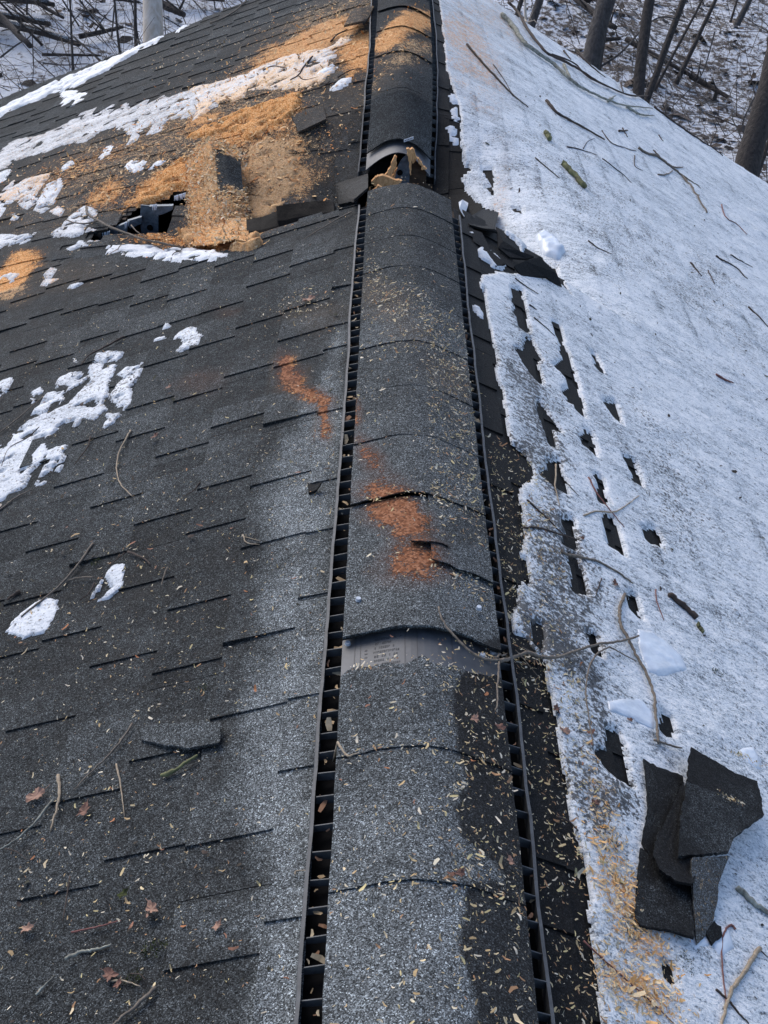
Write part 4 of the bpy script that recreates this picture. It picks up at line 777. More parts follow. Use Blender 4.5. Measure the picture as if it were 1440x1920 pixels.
log((1052, -6), (1150, 72), 12, 'dark log sloping down behind the thick grey trunk', 0); log((1170, 90), (1355, 195), 8, 'long thin log crossing behind the crooked dark trunk', 0); log((1290, 160), (1360, 200), 10, 'snowy log end in the middle right woods', 0); log((1120, 92), (1158, 90), 9, 'short dark log at the foot of the thick grey tree', 0); log((1195, 182), (1212, 178), 12, 'dark stump end beside the crooked trunk', 0, stubs=0)
log((1440, 308), (1380, 290), 6, 'dark branch lying behind the broad brown trunk', 0)
# arching saplings
def sapling(px, w, d, label):
    pts = smooth_line([atdepth(x, y, dd) for (x, y), dd in zip(px, d)], 6); r = w*d[0]/FPX/2; b = MB(); b.tube(pts, [r*(1-.6*i/len(pts)) for i in range(len(pts))], 5)
    return tag(b.build('bent_sapling', M['pbark'], center=True), label, 'sapling', 'bent saplings')
def low(px, py): p = ghit(px, py); return float((p-CAM)@_F)
sapling([(1122, 128), (1165, 98), (1205, 55), (1240, 32), (1290, 42)], 5, [13.5, 13.6, 13.8, 14, 14.2], 'pale sapling bent in a long arch across the right woods')
sapling([(1395, 255), (1394, 225), (1425, 165), (1450, 130)], 4, [12.5]*4, 'curved stem rising beside the broad brown trunk')
sapling([(160, 0), (190, 28), (220, 46), (262, 60)], 3.5, [15]*4, 'thin arching stem left of the pale pole'); sapling([(0, 108), (30, 85), (52, 72), (70, 50)], 4, [13.5]*4, 'forked bough reaching in from the left edge'); sapling([(80, 118), (120, 122), (165, 120), (175, 130)], 3, [14]*4, 'low drooping stem above the gable snow')
sapling([(1340, 60), (1320, 130), (1300, 160), (1260, 200)], 3, [15]*4, 'hair thin drooping stem in the middle right woods')
# brush and litter nobody could count
def scatter_sticks(name, n, xr, yr, L, r, mat, lab):
    V = []; F = []; k = 0
    for i in range(n):
        x = RNG.uniform(*xr); y = RNG.uniform(*yr); 
        if abs(x) < 4.2 and y < 9.2: continue
        z = float(GH(x, y)); l = RNG.uniform(*L); a = RNG.uniform(0, 6.28); el = abs(RNG.normal(.55, .5)); d = np.array([math.cos(a)*math.cos(el), math.sin(a)*math.cos(el), math.sin(el)])*l
        p0 = np.array([x, y, z]); p1 = p0+d*.5+np.array([RNG.normal(0, .06), RNG.normal(0, .06), RNG.normal(.0, .05)])*l; p2 = p0+d+np.array([RNG.normal(0, .1), RNG.normal(0, .1), -.12])*l; rr = RNG.uniform(*r)
        for j, (p, q) in enumerate(((p0, rr), (p1, rr*.75), (p2, rr*.35))):
            for m_ in range(3): V.append(p+q*np.array([math.cos(m_*2.1), math.sin(m_*2.1), math.sin(m_*2.1+1)]))
        for j in (0, 3):
            for m_ in range(3): F.append((k+j+m_, k+j+(m_+1) % 3, k+j+3+(m_+1) % 3, k+j+3+m_))
        k += 9
    tag(mk(name, V, np.array(F), M[mat]), None, None, None, 'stuff')
scatter_sticks('brush', 3000, (-16, -1), (9, 30), (.3, 2.0), (.002, .006), 'dtwig', ''); scatter_sticks('brush', 4200, (1, 22), (8.5, 32), (.25, 1.3), (.003, .008), 'twig', ''); scatter_sticks('brush', 2200, (1, 22), (8.5, 32), (.25, 1.7), (.003, .009), 'dtwig', '')
scatter_sticks('brush', 3000, (-16, -2), (9, 28), (.3, 1.8), (.002, .006), 'twig', ''); scatter_sticks('fallen_sticks', 450, (-14, -1), (9, 30), (.5, 2.4), (.006, .015), 'bark', '')
def flakes(name, P, N, size, asp, colfn, curl=.25, mat='chip'):
    n = len(P); a = RNG.uniform(0, 2*np.pi, n); size = (size[0]*.62, size[1]*.68) if name != 'leaf_litter' else size; L = RNG.uniform(size[0], size[1], n)*np.clip(RNG.lognormal(-.12, .42, n), .35, 2.2); w = L*RNG.uniform(asp[0], asp[1], n)
    t1 = np.stack([np.cos(a), np.sin(a), np.zeros(n)], -1); t1 -= N*(t1*N).sum(1, keepdims=True); t1 /= np.linalg.norm(t1, axis=1, keepdims=True); t2 = np.cross(N, t1)
    tilt = RNG.normal(0, .35, (n, 1)); t1 = t1+N*tilt; c = colfn(n); V = []; C4 = []
    bow = RNG.uniform(-.18, .18, (n, 1))
    for u, v, h in ((-.5, -.32, 0), (-.5, .3, 0), (0, .5, curl), (.5, .25, 0), (.5, -.3, 0), (0, -.45, curl*.8)): V.append(P+t1*(u*L)[:, None]+t2*((v*w)[:, None]+bow*L[:, None]*(abs(u) > .1))+N*(h*w+np.abs(L*u*tilt[:, 0])+.0008)[:, None]); C4.append(c*RNG.uniform(.8, 1.15, (n, 1)))
    V = np.stack(V, 1).reshape(-1, 3); C4 = np.stack(C4, 1).reshape(-1, 3); i = np.arange(n)[:, None]*6
    F = np.concatenate([i+np.array([[0, 1, 2, 5]]), i+np.array([[5, 2, 3, 4]])])
    return tag(mk(name, V, F, M[mat], cols=C4), None, None, None, 'stuff')
def pal(*cs):
    cs = np.array(cs)
    def f(n): return cs[RNG.integers(0, len(cs), n)]*RNG.uniform(.7, 1.2, (n, 1))
    return f
n = 10000; x = RNG.uniform(1, 24, n); y = RNG.uniform(8.3, 34, n); P = np.stack([x, y, GH(x, y)], -1); N = np.tile([0, 0, 1.], (n, 1))+RNG.normal(0, .35, (n, 3)); N /= np.linalg.norm(N, axis=1, keepdims=True)
flakes('leaf_litter', P, N, (.06, .16), (.5, .9), pal((.05, .038, .03), (.085, .062, .048), (.04, .033, .03), (.12, .09, .07)), .3)
n = 2200; x = RNG.uniform(-16, -1, n); y = RNG.uniform(8.3, 32, n); P = np.stack([x, y, GH(x, y)], -1); N = np.tile([0, 0, 1.], (n, 1))+RNG.normal(0, .35, (n, 3)); N /= np.linalg.norm(N, axis=1, keepdims=True)
flakes('leaf_litter', P, N, (.06, .16), (.5, .9), pal((.06, .042, .03), (.09, .06, .045), (.045, .035, .03)), .3)
# ---------------------------------------------------------------- flakes of wood on the roof
def surfN(x, y):
    e = .012; zx = (TOP(x+e, y)-TOP(x-e, y))/(2*e); zx = np.clip(zx, -.8, .8); n = np.stack([-zx, np.zeros_like(zx), np.ones_like(zx)], -1); return n/np.linalg.norm(n, axis=1, keepdims=True)
def lay(name, xy, size, asp, colfn, curl=.25, lift=.0005):
    xy = np.asarray(xy); ok = (xy[:, 1] > .55) & (xy[:, 1] < GABLE-.1) & ~((np.abs(xy[:, 0]) > .124) & (np.abs(xy[:, 0]) < .158)); 
    ok &= ~((np.abs(xy[:, 0]) < .2) & (xy[:, 1] > 3.54) & (xy[:, 1] < 4.64)); ok &= ~(sdf(HOLE, xy[:, 0], xy[:, 1]) > -.01)
    xy = xy[ok]; x, y = xy.T; return flakes(name, np.stack([x, y, TOP(x, y)+lift], -1), surfN(x, y), size, asp, colfn, curl)
PALE = pal((.62, .50, .30), (.55, .42, .22), (.66, .58, .42), (.48, .34, .17), (.70, .62, .48), (.36, .20, .10), (.58, .48, .24)); ORA = pal((.76, .35, .11), (.84, .46, .17), (.64, .25, .07), (.88, .60, .31), (.80, .52, .25))
TAN = pal((.80, .60, .36), (.72, .50, .27), (.85, .69, .47), (.62, .40, .18)); DRK = pal((.02, .016, .012), (.04, .03, .02), (.06, .04, .03), (.03, .03, .015))
def clus(xy, f=7, s=0, p=1.6): k = np.clip(fbm(xy[:, 0]*f, xy[:, 1]*f, 300+s, 3)+.5, 0, 1)**p; return xy[RNG.random(len(xy)) < k*1.6]
def uni(n, x0, x1, y0, y1): return np.stack([RNG.uniform(x0, x1, n), RNG.uniform(y0, y1, n)], -1)
L1 = clus(uni(5200, -1.1, -.155, .6, 3.5), 6, 1); L2 = clus(uni(1500, -.62, -.155, .7, 2.2), 9, 2); Cp = clus(uni(2400, -.124, .124, .6, 3.5), 9, 3); Cr = clus(uni(3200, .02, .124, .6, 2.6), 10, 4, 1.0); Rr = clus(uni(4000, .16, .30, .65, 2.2), 9, 5, 1.1)
ed = np.concatenate([np.stack([RNG.uniform(-.12, .12, 60), np.full(60, y)-abs(RNG.normal(.0, .014, 60))], -1) for y in (.943, 1.17, 1.35, 1.80)])
bl = np.concatenate([e.sample(k) for e, k in ((Ell((760, 600), (60, 60), (45, -10), 1), 420), (Ell((700, 560), (20, 70), (20, 0), 1), 130), (Ell((850, 740), (50, 60), (30, -20), 1), 170), (Ell((560, 580), (70, -20), (12, 26), 1), 200), (Ell((740, 680), (60, -10), (5, 20), 1), 70))])
lay('wood_flakes', np.concatenate([L1, L2]), (.0035, .0085), (.2, .5), PALE); lay('wood_flakes', np.concatenate([Cp, ed, Cr]), (.0035, .0098), (.22, .5), PALE); lay('wood_flakes', Rr, (.0035, .0105), (.2, .5), PALE); lay('wood_flakes', bl, (.004, .010), (.25, .55), PALE)
big = np.concatenate([uni(90, -.8, -.16, .65, 2.2), uni(40, -.12, .12, .65, 1.7), uni(25, .16, .3, .7, 1.8)]); lay('wood_flakes', big, (.010, .018), (.2, .5), pal((.5, .35, .18), (.62, .5, .32), (.42, .17, .07), (.28, .13, .08)))
lay('bark_crumbs', np.concatenate([clus(uni(900, -1.3, -.16, .7, 3.6), 6, 7), uni(500, .35, 2.4, .9, 5), clus(uni(2600, .3, 2.6, 2.2, 6.0), 3, 8, 3.)]), (.004, .013), (.4, .9), DRK)
far_d = [e for e in DUST if not e.near and e.st > .3]; S1 = np.concatenate([e.sample(int(3600*min(1.2, np.linalg.norm(np.cross(np.append(e.A, 0), np.append(e.B, 0))))*e.st+160)) for e in far_d])
S1 = S1[(S1[:, 0] < -.16) & (S1[:, 1] > 3.4)]; lay('sawdust', S1, (.008, .022), (.25, .6), ORA); S2 = np.concatenate([clus(uni(3000, -1.4, -.16, 4.2, 7.2), 3, 9, 2.), clus(uni(1500, -2., -.6, 3.6, 6.), 3, 10, 2.)]); lay('sawdust', S2, (.006, .017), (.25, .6), TAN)
S3 = np.concatenate([e.sample(k) for e, k in zip(IDUST, (200, 200, 380, 520, 480, 200, 60))]); S3 = S3[S3[:, 0] > .17]; lay('sawdust', S3, (.004, .012), (.2, .5), pal((.82, .56, .28), (.80, .48, .20), (.86, .66, .40), (.70, .36, .12)))
S4 = np.concatenate([CDUST[6].sample(300), CDUST[7].sample(200)]); lay('sawdust', S4[np.abs(S4[:, 0]) < .125], (.008, .02), (.25, .6), ORA)
tn = next(o for o in house.children if o.name.startswith('buckled')); V = np.array([v.co for v in tn.data.vertices])[:len(tn.data.vertices)//2]
k = RNG.integers(0, len(V), 9000); P = V[k]+RNG.normal(0, .012, (len(k), 3))*np.array([1, 1, .1])+np.array([0, 0, .003]); m_ = np.array([v.color[2] for v in tn.data.color_attributes['msk'].data])[k] > .3
P = P[m_]; P = P[:6500]; N = np.tile([0, -.3, .95], (len(P), 1)); flakes('sawdust', P, N, (.006, .018), (.25, .6), lambda n: np.where(RNG.random((n, 1)) < .5, TAN(n), ORA(n)))
# bits caught in the open vent slot
y = RNG.uniform(.65, 3.3, 170); P = np.stack([np.where(RNG.random(170) < .6, -1, 1)*RNG.uniform(.128, .148, 170), y, np.full(170, -.048)], -1); flakes('wood_flakes', P, np.tile([0, -.2, .98], (170, 1)), (.008, .02), (.3, .6), pal((.45, .32, .18), (.3, .16, .09), (.55, .45, .3)))
# ---------------------------------------------------------------- twigs, sticks, leaves, moss: each one its own thing
TWG = 'twigs and sticks fallen on the roof'
def top1(x, y): return float(TOP(x, y)[0])
def twig(lines, w, label, mat='twig', lift=.0, name='twig', cat='twig', arch=.0, taper=.55, knob=.22, widths=None):
    """lines: list of picture polylines; first one is the main stem"""
    if isinstance(lines[0][0], (int, float)): lines = [lines]
    b = MB(); rg = random.Random(int(lines[0][0][0]*7+lines[0][0][1])); base = None
    for li, ln in enumerate(lines):
        ctl = []
        for x, y in ln: p = hit(x, y, lift, lambda a, b_: np.where(a > .158, H(a, b_)+.016, HT(a, b_))); ctl.append(p)
        d = np.linalg.norm(ctl[len(ctl)//2]-CAM)*.9; ww = (widths[li] if widths else w*(1 if li == 0 else .62)); r = max(ww*.86*d/FPX/2, .0006)
        pts = smooth_line(ctl, 6); n = len(pts); out = []; pa = np.array(pts); tz = TOP(pa[:, 0], pa[:, 1])
        for i, p in enumerate(pts):
            q = p.copy(); t_ = i/(n-1); q[2] = max(q[2], tz[i] if abs(q[0]) < .128 or abs(q[0]) > .16 else q[2])+r*.8+arch*d*math.sin(math.pi*t_)*.02
            out.append(q+np.array([rg.gauss(0, 1), rg.gauss(0, 1), 0])*r*.22)
        b.tube(out, [r*(1-taper*i/(n-1)) for i in range(n)], 6, knob=knob)
    return tag(b.build(name, M[mat], center=True, smooth=True), label, cat, TWG)
a5 = lambda *p: A5(list(p)); a4 = lambda *p: A4(list(p)); s5 = lambda *p: Q(list(p), 2.25, 0, 1400)
TW = [
 ([a5((880, 750), (850, 810), (795, 920), (790, 1040), (820, 1120), (895, 1195))], 5, 'pale twig curved like a bow on the near left shingles below the largest snow patch', 'ptwig'),
 ([a5((840, 115), (700, 190), (600, 245), (545, 310))], 5, 'dark twig above the top of the largest snow patch', 'dtwig'),
 ([a5((290, 520), (130, 660), (0, 760), (-60, 800))], 4, 'thin twig reaching left from the largest snow patch to the photo edge', 'twig'),
 ([a5((610, 790), (590, 860), (540, 930), (500, 980))], 4, 'short dark twig right of the feathered snow lobe', 'dtwig'),
 ([a5((-30, 1310), (70, 1230), (130, 1190), (215, 1150))], 5, 'grey twig along the bottom of the largest snow patch', 'twig'),
 ([a5((1350, 1100), (1300, 1160), (1230, 1195))], 3.5, 'little dark bent twig right of the bow shaped twig', 'dtwig'),
 ([a5((265, 725), (180, 800), (60, 870), (10, 990))], 3, 'hair thin twig lying over the lower part of the largest snow patch', 'dtwig'),
 ([a4((393, 92), (330, 180), (240, 280), (150, 350), (90, 400))], 7, 'long straight stick pointing into the leaf shaped snow patch', 'twig'),
 ([a4((525, 130), (490, 160), (460, 185))], 4, 'short twig just above the notched snow patch', 'dtwig'), ([a4((540, 125), (600, 150), (635, 180))], 6, 'short brown scrap of twig with a husk right of the notched snow patch', 'dtwig'),
 ([a4((395, 232), (330, 235), (290, 245))], 5, 'level twig crossing beside the long straight stick', 'twig'), ([a4((400, 255), (375, 300), (335, 330))], 4, 'curved dark twig left of the notched snow patch', 'dtwig'),
 ([a4((85, 295), (55, 312), (30, 330))], 9, 'stubby dark stick near the left edge above the leaf shaped snow patch', 'dtwig'), ([a4((705, 190), (690, 230), (680, 265))], 4, 'short upright twig right of the notched snow patch', 'twig'),
 ([a4((560, 850), (490, 950), (400, 1040), (310, 1130))], 6, 'long slanting twig left of the curled loose shingle', 'twig'), ([a4((1025, 52), (1040, 85), (1095, 95)), a4((1030, 60), (1060, 68), (1098, 78))], 3.5, 'small forked pale twig beside the light band of shingles', 'ptwig'),
 ([s5((245, 125), (252, 200), (240, 270), (213, 355))], 9, 'thick pale curved stick beside the pinkish dead leaf', 'ptwig'), ([s5((220, 230), (140, 330), (60, 400), (-10, 440))], 6, 'greenish twig under the thick pale curved stick', 'lichen'),
 ([s5((490, 75), (510, 170), (525, 295))], 5, 'straight pale twig standing upright in the picture left of the mossy stick', 'ptwig'), ([s5((295, 550), (280, 640), (265, 735))], 4.5, 'dark upright twig in the lower left', 'dtwig'),
 ([s5((300, 785), (420, 760), (480, 742), (512, 735))], 4.5, 'reddish level twig with a leaf scrap in the lower left', 'rtwig'), ([s5((275, 900), (340, 870), (400, 862), (470, 840))], 9, 'lichen spotted stick in the lower left', 'lichen'),
 ([s5((150, 1050), (190, 1010), (235, 965))], 7, 'short lichen spotted twig near the bottom left corner', 'lichen'), ([s5((470, 990), (520, 990), (592, 1012))], 5, 'pale twig beside the folded leaf near the bottom', 'ptwig'),
 ([s5((655, 1022), (580, 1090), (490, 1170), (440, 1210))], 10, 'thick stick running off the bottom edge of the photo', 'twig'), ([s5((20, 430), (70, 445), (115, 480))], 3, 'wispy twig end at the left edge below the greenish twig', 'dtwig'),
 ([s5((550, 960), (590, 962), (612, 985))], 3.5, 'tiny hooked dark twig by the thick bottom stick', 'dtwig'),
 ([Q([(205, 115), (270, 95), (320, 80)], 2.4, 540, 1380)], 7, 'short pale stick at the left edge of the ridge caps', 'ptwig'), ([Q([(30, 625), (40, 608), (85, 608)], 2.4, 540, 1380)], 4, 'bent twig poking out of the left vent slot', 'ptwig'),
 ([Q([(1210, 368), (1260, 385), (1305, 430)], 2.4, 540, 1380)], 6, 'brown twig bridging shingle and ice low beside the right rail', 'dtwig'),
 ([(1042, 872), (1041, 910), (1043, 925), (1049, 950)], 5, 'pale upright twig standing over a bare hole in the ice', 'ptwig'), ([(1103, 896), (1120, 927), (1140, 952), (1170, 990)], 4, 'straight dark reddish twig crossing the long bare hole in the ice', 'rtwig'),
 ([(1095, 968), (1120, 960), (1150, 961), (1172, 950), (1198, 930)], 4.5, 'wavy tan twig crossing the dark reddish one', 'ptwig'), ([(1058, 902), (1085, 930)], 3, 'thin dark twig between two bare holes in the ice', 'dtwig'),
 ([(988, 938), (1020, 968), (1050, 998), (1065, 1012)], 4.5, 'dark slanting twig on the ice left of the middle bare hole', 'dtwig'), ([(982, 990), (1020, 995), (1055, 1005), (1090, 1015)], 5.5, 'dark nearly level twig under the slanting one', 'dtwig'),
 ([(1052, 1034), (1060, 1041), (1095, 1048), (1130, 1060), (1165, 1080), (1186, 1096)], 7.5, 'smooth brown curved stick on the ice above the forked twig', 'twig'), ([(1229, 1106), (1232, 1130), (1245, 1165)], 3.5, 'thin red twig on the ice above the clear slab', 'rtwig'),
 ([(1080, 1075), (1060, 1098), (1068, 1112)], 3, 'tiny thin twig right of the right rail middle', 'dtwig') if 0 else ([(1128, 1085), (1116, 1120)], 3, 'tiny thin twig under the smooth brown curved stick', 'dtwig'),
 ([Q([(1060, 1290), (1030, 1265), (980, 1330), (970, 1500), (990, 1700), (1000, 1800)], 3.556, 1080, 1380)], 5.5, 'red arched twig over the squarish ice slab', 'rtwig'), ([Q([(1220, 1420), (1110, 1590), (1030, 1720), (975, 1920), (960, 1990)], 3.556, 1080, 1380)], 11, 'thick pale stick cut by the bottom edge at lower right', 'ptwig'),
 ([Q([(930, 1690), (1010, 1770), (1090, 1860), (1150, 1925)], 3.556, 1080, 1380)], 6, 'dark twig under the thick pale stick', 'dtwig'), ([Q([(1070, 1020), (1180, 1120), (1280, 1190), (1330, 1220)], 3.556, 1080, 1380)], 14, 'bark covered stick right of the torn shingle pile', 'lichen'),
 ([Q([(50, 1370), (200, 1510), (350, 1640), (500, 1780), (650, 1920)], 3.556, 1080, 1380)], 4.5, 'long thin reddish twig crossing the sawdust on the ice at lower right', 'rtwig'), ([Q([(1220, 1425), (1290, 1490)], 3.556, 1080, 1380)], 3, 'hair thin twig at the right edge by the thick pale stick', 'dtwig'),
 ([(875, 85), (905, 120), (935, 152), (960, 178), (990, 203)], 5.5, 'straight dark twig on the far ice beside the far vent', 'dtwig'), ([(925, 122), (945, 150), (962, 182)], 2.5, 'thin side twig beside the straight dark one', 'dtwig'),
 ([Q([(195, 575), (250, 640), (370, 710), (520, 795)], 3, 960, 0)], 8, 'stout dark stick lying alone in the middle of the far ice', 'dtwig'), ([Q([(505, 740), (560, 810), (630, 835), (700, 855)], 3, 960, 0)], 3, 'thin twig below the end of the stout dark stick', 'dtwig'),
 ([Q([(310, 830), (400, 850), (480, 880)], 3, 960, 0), Q([(400, 840), (425, 800), (465, 780)], 3, 960, 0)], 3, 'fine forked twig under the stout dark stick', 'dtwig'),
 ([Q([(708, 838), (760, 870), (820, 890), (880, 935), (950, 990), (1000, 1050), (1040, 1110), (1098, 1205)], 3, 960, 0), Q([(900, 945), (960, 950)], 3, 960, 0), Q([(795, 850), (830, 885)], 3, 960, 0), Q([(820, 985), (860, 990), (905, 965)], 3, 960, 0), Q([(950, 985), (1060, 1065)], 3, 960, 0)], 6.5, 'branched brown twig right of centre on the far ice', 'twig'),
 ([Q([(130, 890), (200, 950), (265, 1005)], 3, 960, 0)], 3.5, 'thin twig left of the mossy stick on the ice', 'dtwig'), ([Q([(690, 880), (690, 935), (735, 965)], 3, 960, 0)], 2.5, 'hooked wisp of a twig left of the branched brown one', 'dtwig'),
 ([Q([(505, 900), (560, 940), (620, 980), (670, 1030)], 3, 960, 0)], 2.8, 'faint twig slanting below the fine forked one', 'dtwig'), ([Q([(825, 765), (850, 800)], 3, 960, 0)], 3, 'tiny dark twig above the branched brown one', 'dtwig'),
 ([Q([(600, 742), (650, 740)], 3, 960, 0), Q([(620, 725), (650, 775)], 3, 960, 0)], 5, 'crossed pair of bud twigs like a small star on the far ice', 'dtwig'),
 ([Q([(800, 610), (850, 650), (940, 715), (1050, 790), (1130, 840), (1185, 880)], 3, 960, 0)], 5, 'dark twig lying along the outer edge of the far ice', 'dtwig'),
 ([(966, 523), (985, 537), (1009, 552)], 4, 'straight dark twig at the head of the near ice by the split', 'dtwig'), ([(992, 572), (1006, 582)], 4, 'short dark twig below the head of the near ice', 'dtwig'), ([(1001, 596), (1020, 612), (1040, 630)], 3, 'dark hairline twig slanting left of the second bare hole', 'dtwig'),
 ([(1103, 452), (1120, 465), (1146, 477)], 3.5, 'bowed twig on the ice right of the split', 'dtwig'), ([Q([(1205, 340), (1240, 365), (1290, 390), (1345, 445)], 2.4, 840, 340)], 4.5, 'dark twig among dirt specks at the right side of the ice', 'dtwig'),
 ([Q([(1205, 875), (1240, 895), (1283, 915)], 2.4, 840, 340)], 6.5, 'short reddish stick alone on clean ice at the right', 'rtwig'), ([Q([(1350, 570), (1390, 610), (1445, 665)], 2.4, 840, 340)], 4, 'dark twig at the right photo edge below the dirt specks', 'dtwig'), ([Q([(1090, 370), (1140, 430)], 2.4, 840, 340), ], 4, 'stub of dark twig in the band of dirt specks', 'dtwig'), ([Q([(1170, 405), (1200, 465)], 2.4, 840, 340)], 3, 'small dark twig below the stub in the dirt specks', 'dtwig'),
 ([Q([(1230, 110), (1250, 170), (1300, 200), (1345, 245)], 2.4, 840, 340)], 3, 'thin twig with a bud at the upper right of the near ice', 'rtwig'), ([Q([(1270, 335), (1370, 390)], 2.4, 840, 340)], 3, 'fine straight twig beside the one among dirt specks', 'dtwig'),
 ([Q([(930, 410), (870, 480), (830, 540), (770, 575)], 3.789, 340, 0), Q([(830, 540), (875, 570), (975, 550)], 3.789, 340, 0)], 5, 'forked dark twig on the orange end of the ice band', 'dtwig'), ([Q([(580, 505), (650, 475), (750, 490)], 3.789, 340, 0), Q([(678, 475), (678, 440)], 3.789, 340, 0)], 4, 'bowed dark twig on the middle of the ice band', 'dtwig'),
 ([Q([(850, 665), (980, 630), (1060, 580)], 3.789, 340, 0)], 4.5, 'dark twig edging the lower side of the orange ice', 'dtwig'), ([Q([(1110, 555), (1200, 505), (1290, 490)], 3.789, 340, 0)], 4, 'thin twig reaching toward the far left rail', 'dtwig'), ([Q([(1060, 300), (1110, 250), (1180, 215)], 3.789, 340, 0)], 4.5, 'twig buried in orange sawdust under the lifted corner', 'dtwig'),
 ([Q([(620, 60), (635, 85), (625, 112)], 3.789, 340, 0)], 3, 'curled wisp of twig high on the far left slope', 'twig'),
 ([Q([(620, 600), (700, 690), (830, 775)], 7.2, 160, 340)], 3.5, 'thin stem across the front of the roof hole', 'twig'), ([Q([(1310, 880), (1290, 940), (1190, 980), (1150, 1090)], 7.2, 160, 340)], 3, 'crooked dark twig on the bright snow strip', 'dtwig'),
 ([Q([(750, 680), (830, 710), (960, 720), (1090, 700)], 6, 0, 300)], 3.5, 'twig lying over the heap of dirty ice', 'twig'),
 ([Q([(700, 800), (560, 850), (440, 920), (290, 1005)], 7.2, 160, 340)], 3, 'thin twig running down onto the bright snow strip', 'twig'), ([Q([(1440, 690), (1340, 740), (1250, 790), (1050, 910)], 4.364, 330, 240)], 3.5, 'thin strand along the edge of the split left of the ridge', 'twig'), ([(1088, 1310), (1083, 1312)], 2, 'speck', 'dtwig') if 0 else ([(500, 245), (488, 262)], 2.5, 'tiny twig in the sawdust beside the mound', 'dtwig'),
 ([(395, 45), (420, 35), (445, 18), (468, -4)], 5, 'dark branch hugging the far left gable edge', 'twig')]
for q in TW: twig(q[0], q[1], q[2], q[3])
# bigger branches
twig([Q([(970, 540), (990, 620), (1100, 690), (1250, 770), (1440, 840)], 6, 0, 300)+Q([(600, 730), (760, 790), (1000, 840), (1220, 890)], 7.2, 160, 340)[1:], Q([(1100, 690), (960, 722), (830, 712)], 6, 0, 300)], 6, 'long bare branch lying across the front of the roof hole', 'twig', .012, 'branch', 'branch', taper=.1)
z2 = lambda *p: Q(list(p), 2.88, 560, 900); z7 = lambda *p: Q(list(p), 4.17, 940, 1040)
twig([z2((1080, 985), (1150, 970), (1230, 940), (1300, 960))+z7((330, 810), (460, 805), (600, 755), (750, 710), (900, 690), (1075, 645)), z2((1080, 980), (1000, 970), (940, 940), (850, 860), (780, 770), (755, 690)), z2((1080, 985), (1078, 1060), (1070, 1130), (1075, 1200), (1060, 1250)), z2((1060, 965), (1120, 945), (1128, 925), (1112, 898)), z7((245, 778), (200, 752), (160, 730)), z7((110, 745), (200, 850), (285, 950)),
      z7((850, 725), (760, 770), (700, 850), (670, 960), (660, 1100), (680, 1250), (715, 1500)), z7((850, 725), (930, 770), (1055, 838))], 10, 'forked grey twig with a red side shoot lying across the right rail onto the ice', 'twig', .010, 'branch', 'branch', taper=.4, widths=[9.5, 7, 6, 5.5, 5, 2.5, 5, 4])
twig([z7((965, 315), (945, 370), (925, 420), (922, 500), (935, 570), (990, 670), (1060, 810), (1130, 930), (1190, 1100), (1200, 1220), (1215, 1350), (1225, 1475)), z7((1195, 1455), (1300, 1490), (1410, 1520))], 8.5, 'long curved brown twig passing under the forked one beside the clear ice slab', 'twig', .004, 'branch', 'branch', taper=.25)
twig([Q([(-60, 90), (0, 150), (60, 240), (130, 300), (230, 370), (340, 470), (420, 520), (540, 575), (640, 605), (790, 620)], 3, 960, 0), Q([(290, 370), (330, 450), (365, 480)], 3, 960, 0), Q([(540, 575), (580, 545)], 3, 960, 0), Q([(640, 605), (720, 650), (800, 658)], 3, 960, 0)], 12, 'thick lichened branch lying on the far ice near the rake', 'lichen', .006, 'branch', 'branch', taper=.75)
twig([Q([(-20, 20), (30, 70), (100, 190), (190, 300), (290, 350), (380, 400), (480, 465), (600, 520), (680, 545), (760, 545)], 3, 960, 0), Q([(225, 310), (350, 360), (430, 440), (560, 500)], 3, 960, 0), Q([(290, 290), (330, 340)], 3, 960, 0), Q([(610, 470), (625, 525)], 3, 960, 0), Q([(365, 300), (450, 380), (525, 440)], 3, 960, 0)], 7, 'slender dark branch beside the thick lichened one along the rake', 'dtwig', .010, 'branch', 'branch', taper=.5)
twig([Q([(280, 925), (330, 980), (410, 1062)], 3, 960, 0)], 13, 'mossy broken stick lying on the far ice', 'mossbark', .0, 'stick', 'stick', taper=.1, knob=.3)
twig([Q([(185, 752), (215, 795)], 3, 960, 0)], 12, 'lump of rotten bark on the ice left of the mossy stick', 'mossbark', .0, 'stick', 'stick', taper=.2, knob=.5)
twig([Q([(945, 692), (1010, 740), (1083, 805)], 2.667, 900, 860)], 13, 'short thick stick with dark bark on clean ice', 'dtwig', .0, 'stick', 'stick', taper=.05, knob=.3); twig([Q([(1085, 830), (1098, 850), (1112, 872)], 2.667, 900, 860)], 10, 'chip of bark below the short thick stick', 'mossbark', .0, 'stick', 'stick', taper=.2, knob=.4)
twig([Q([(680, 1070), (720, 1060), (780, 1020), (835, 985)], 2.25, 0, 980)], 10, 'mossy rough stick below the curled loose shingle', 'mossbark', .0, 'stick', 'stick', taper=.3, knob=.5)
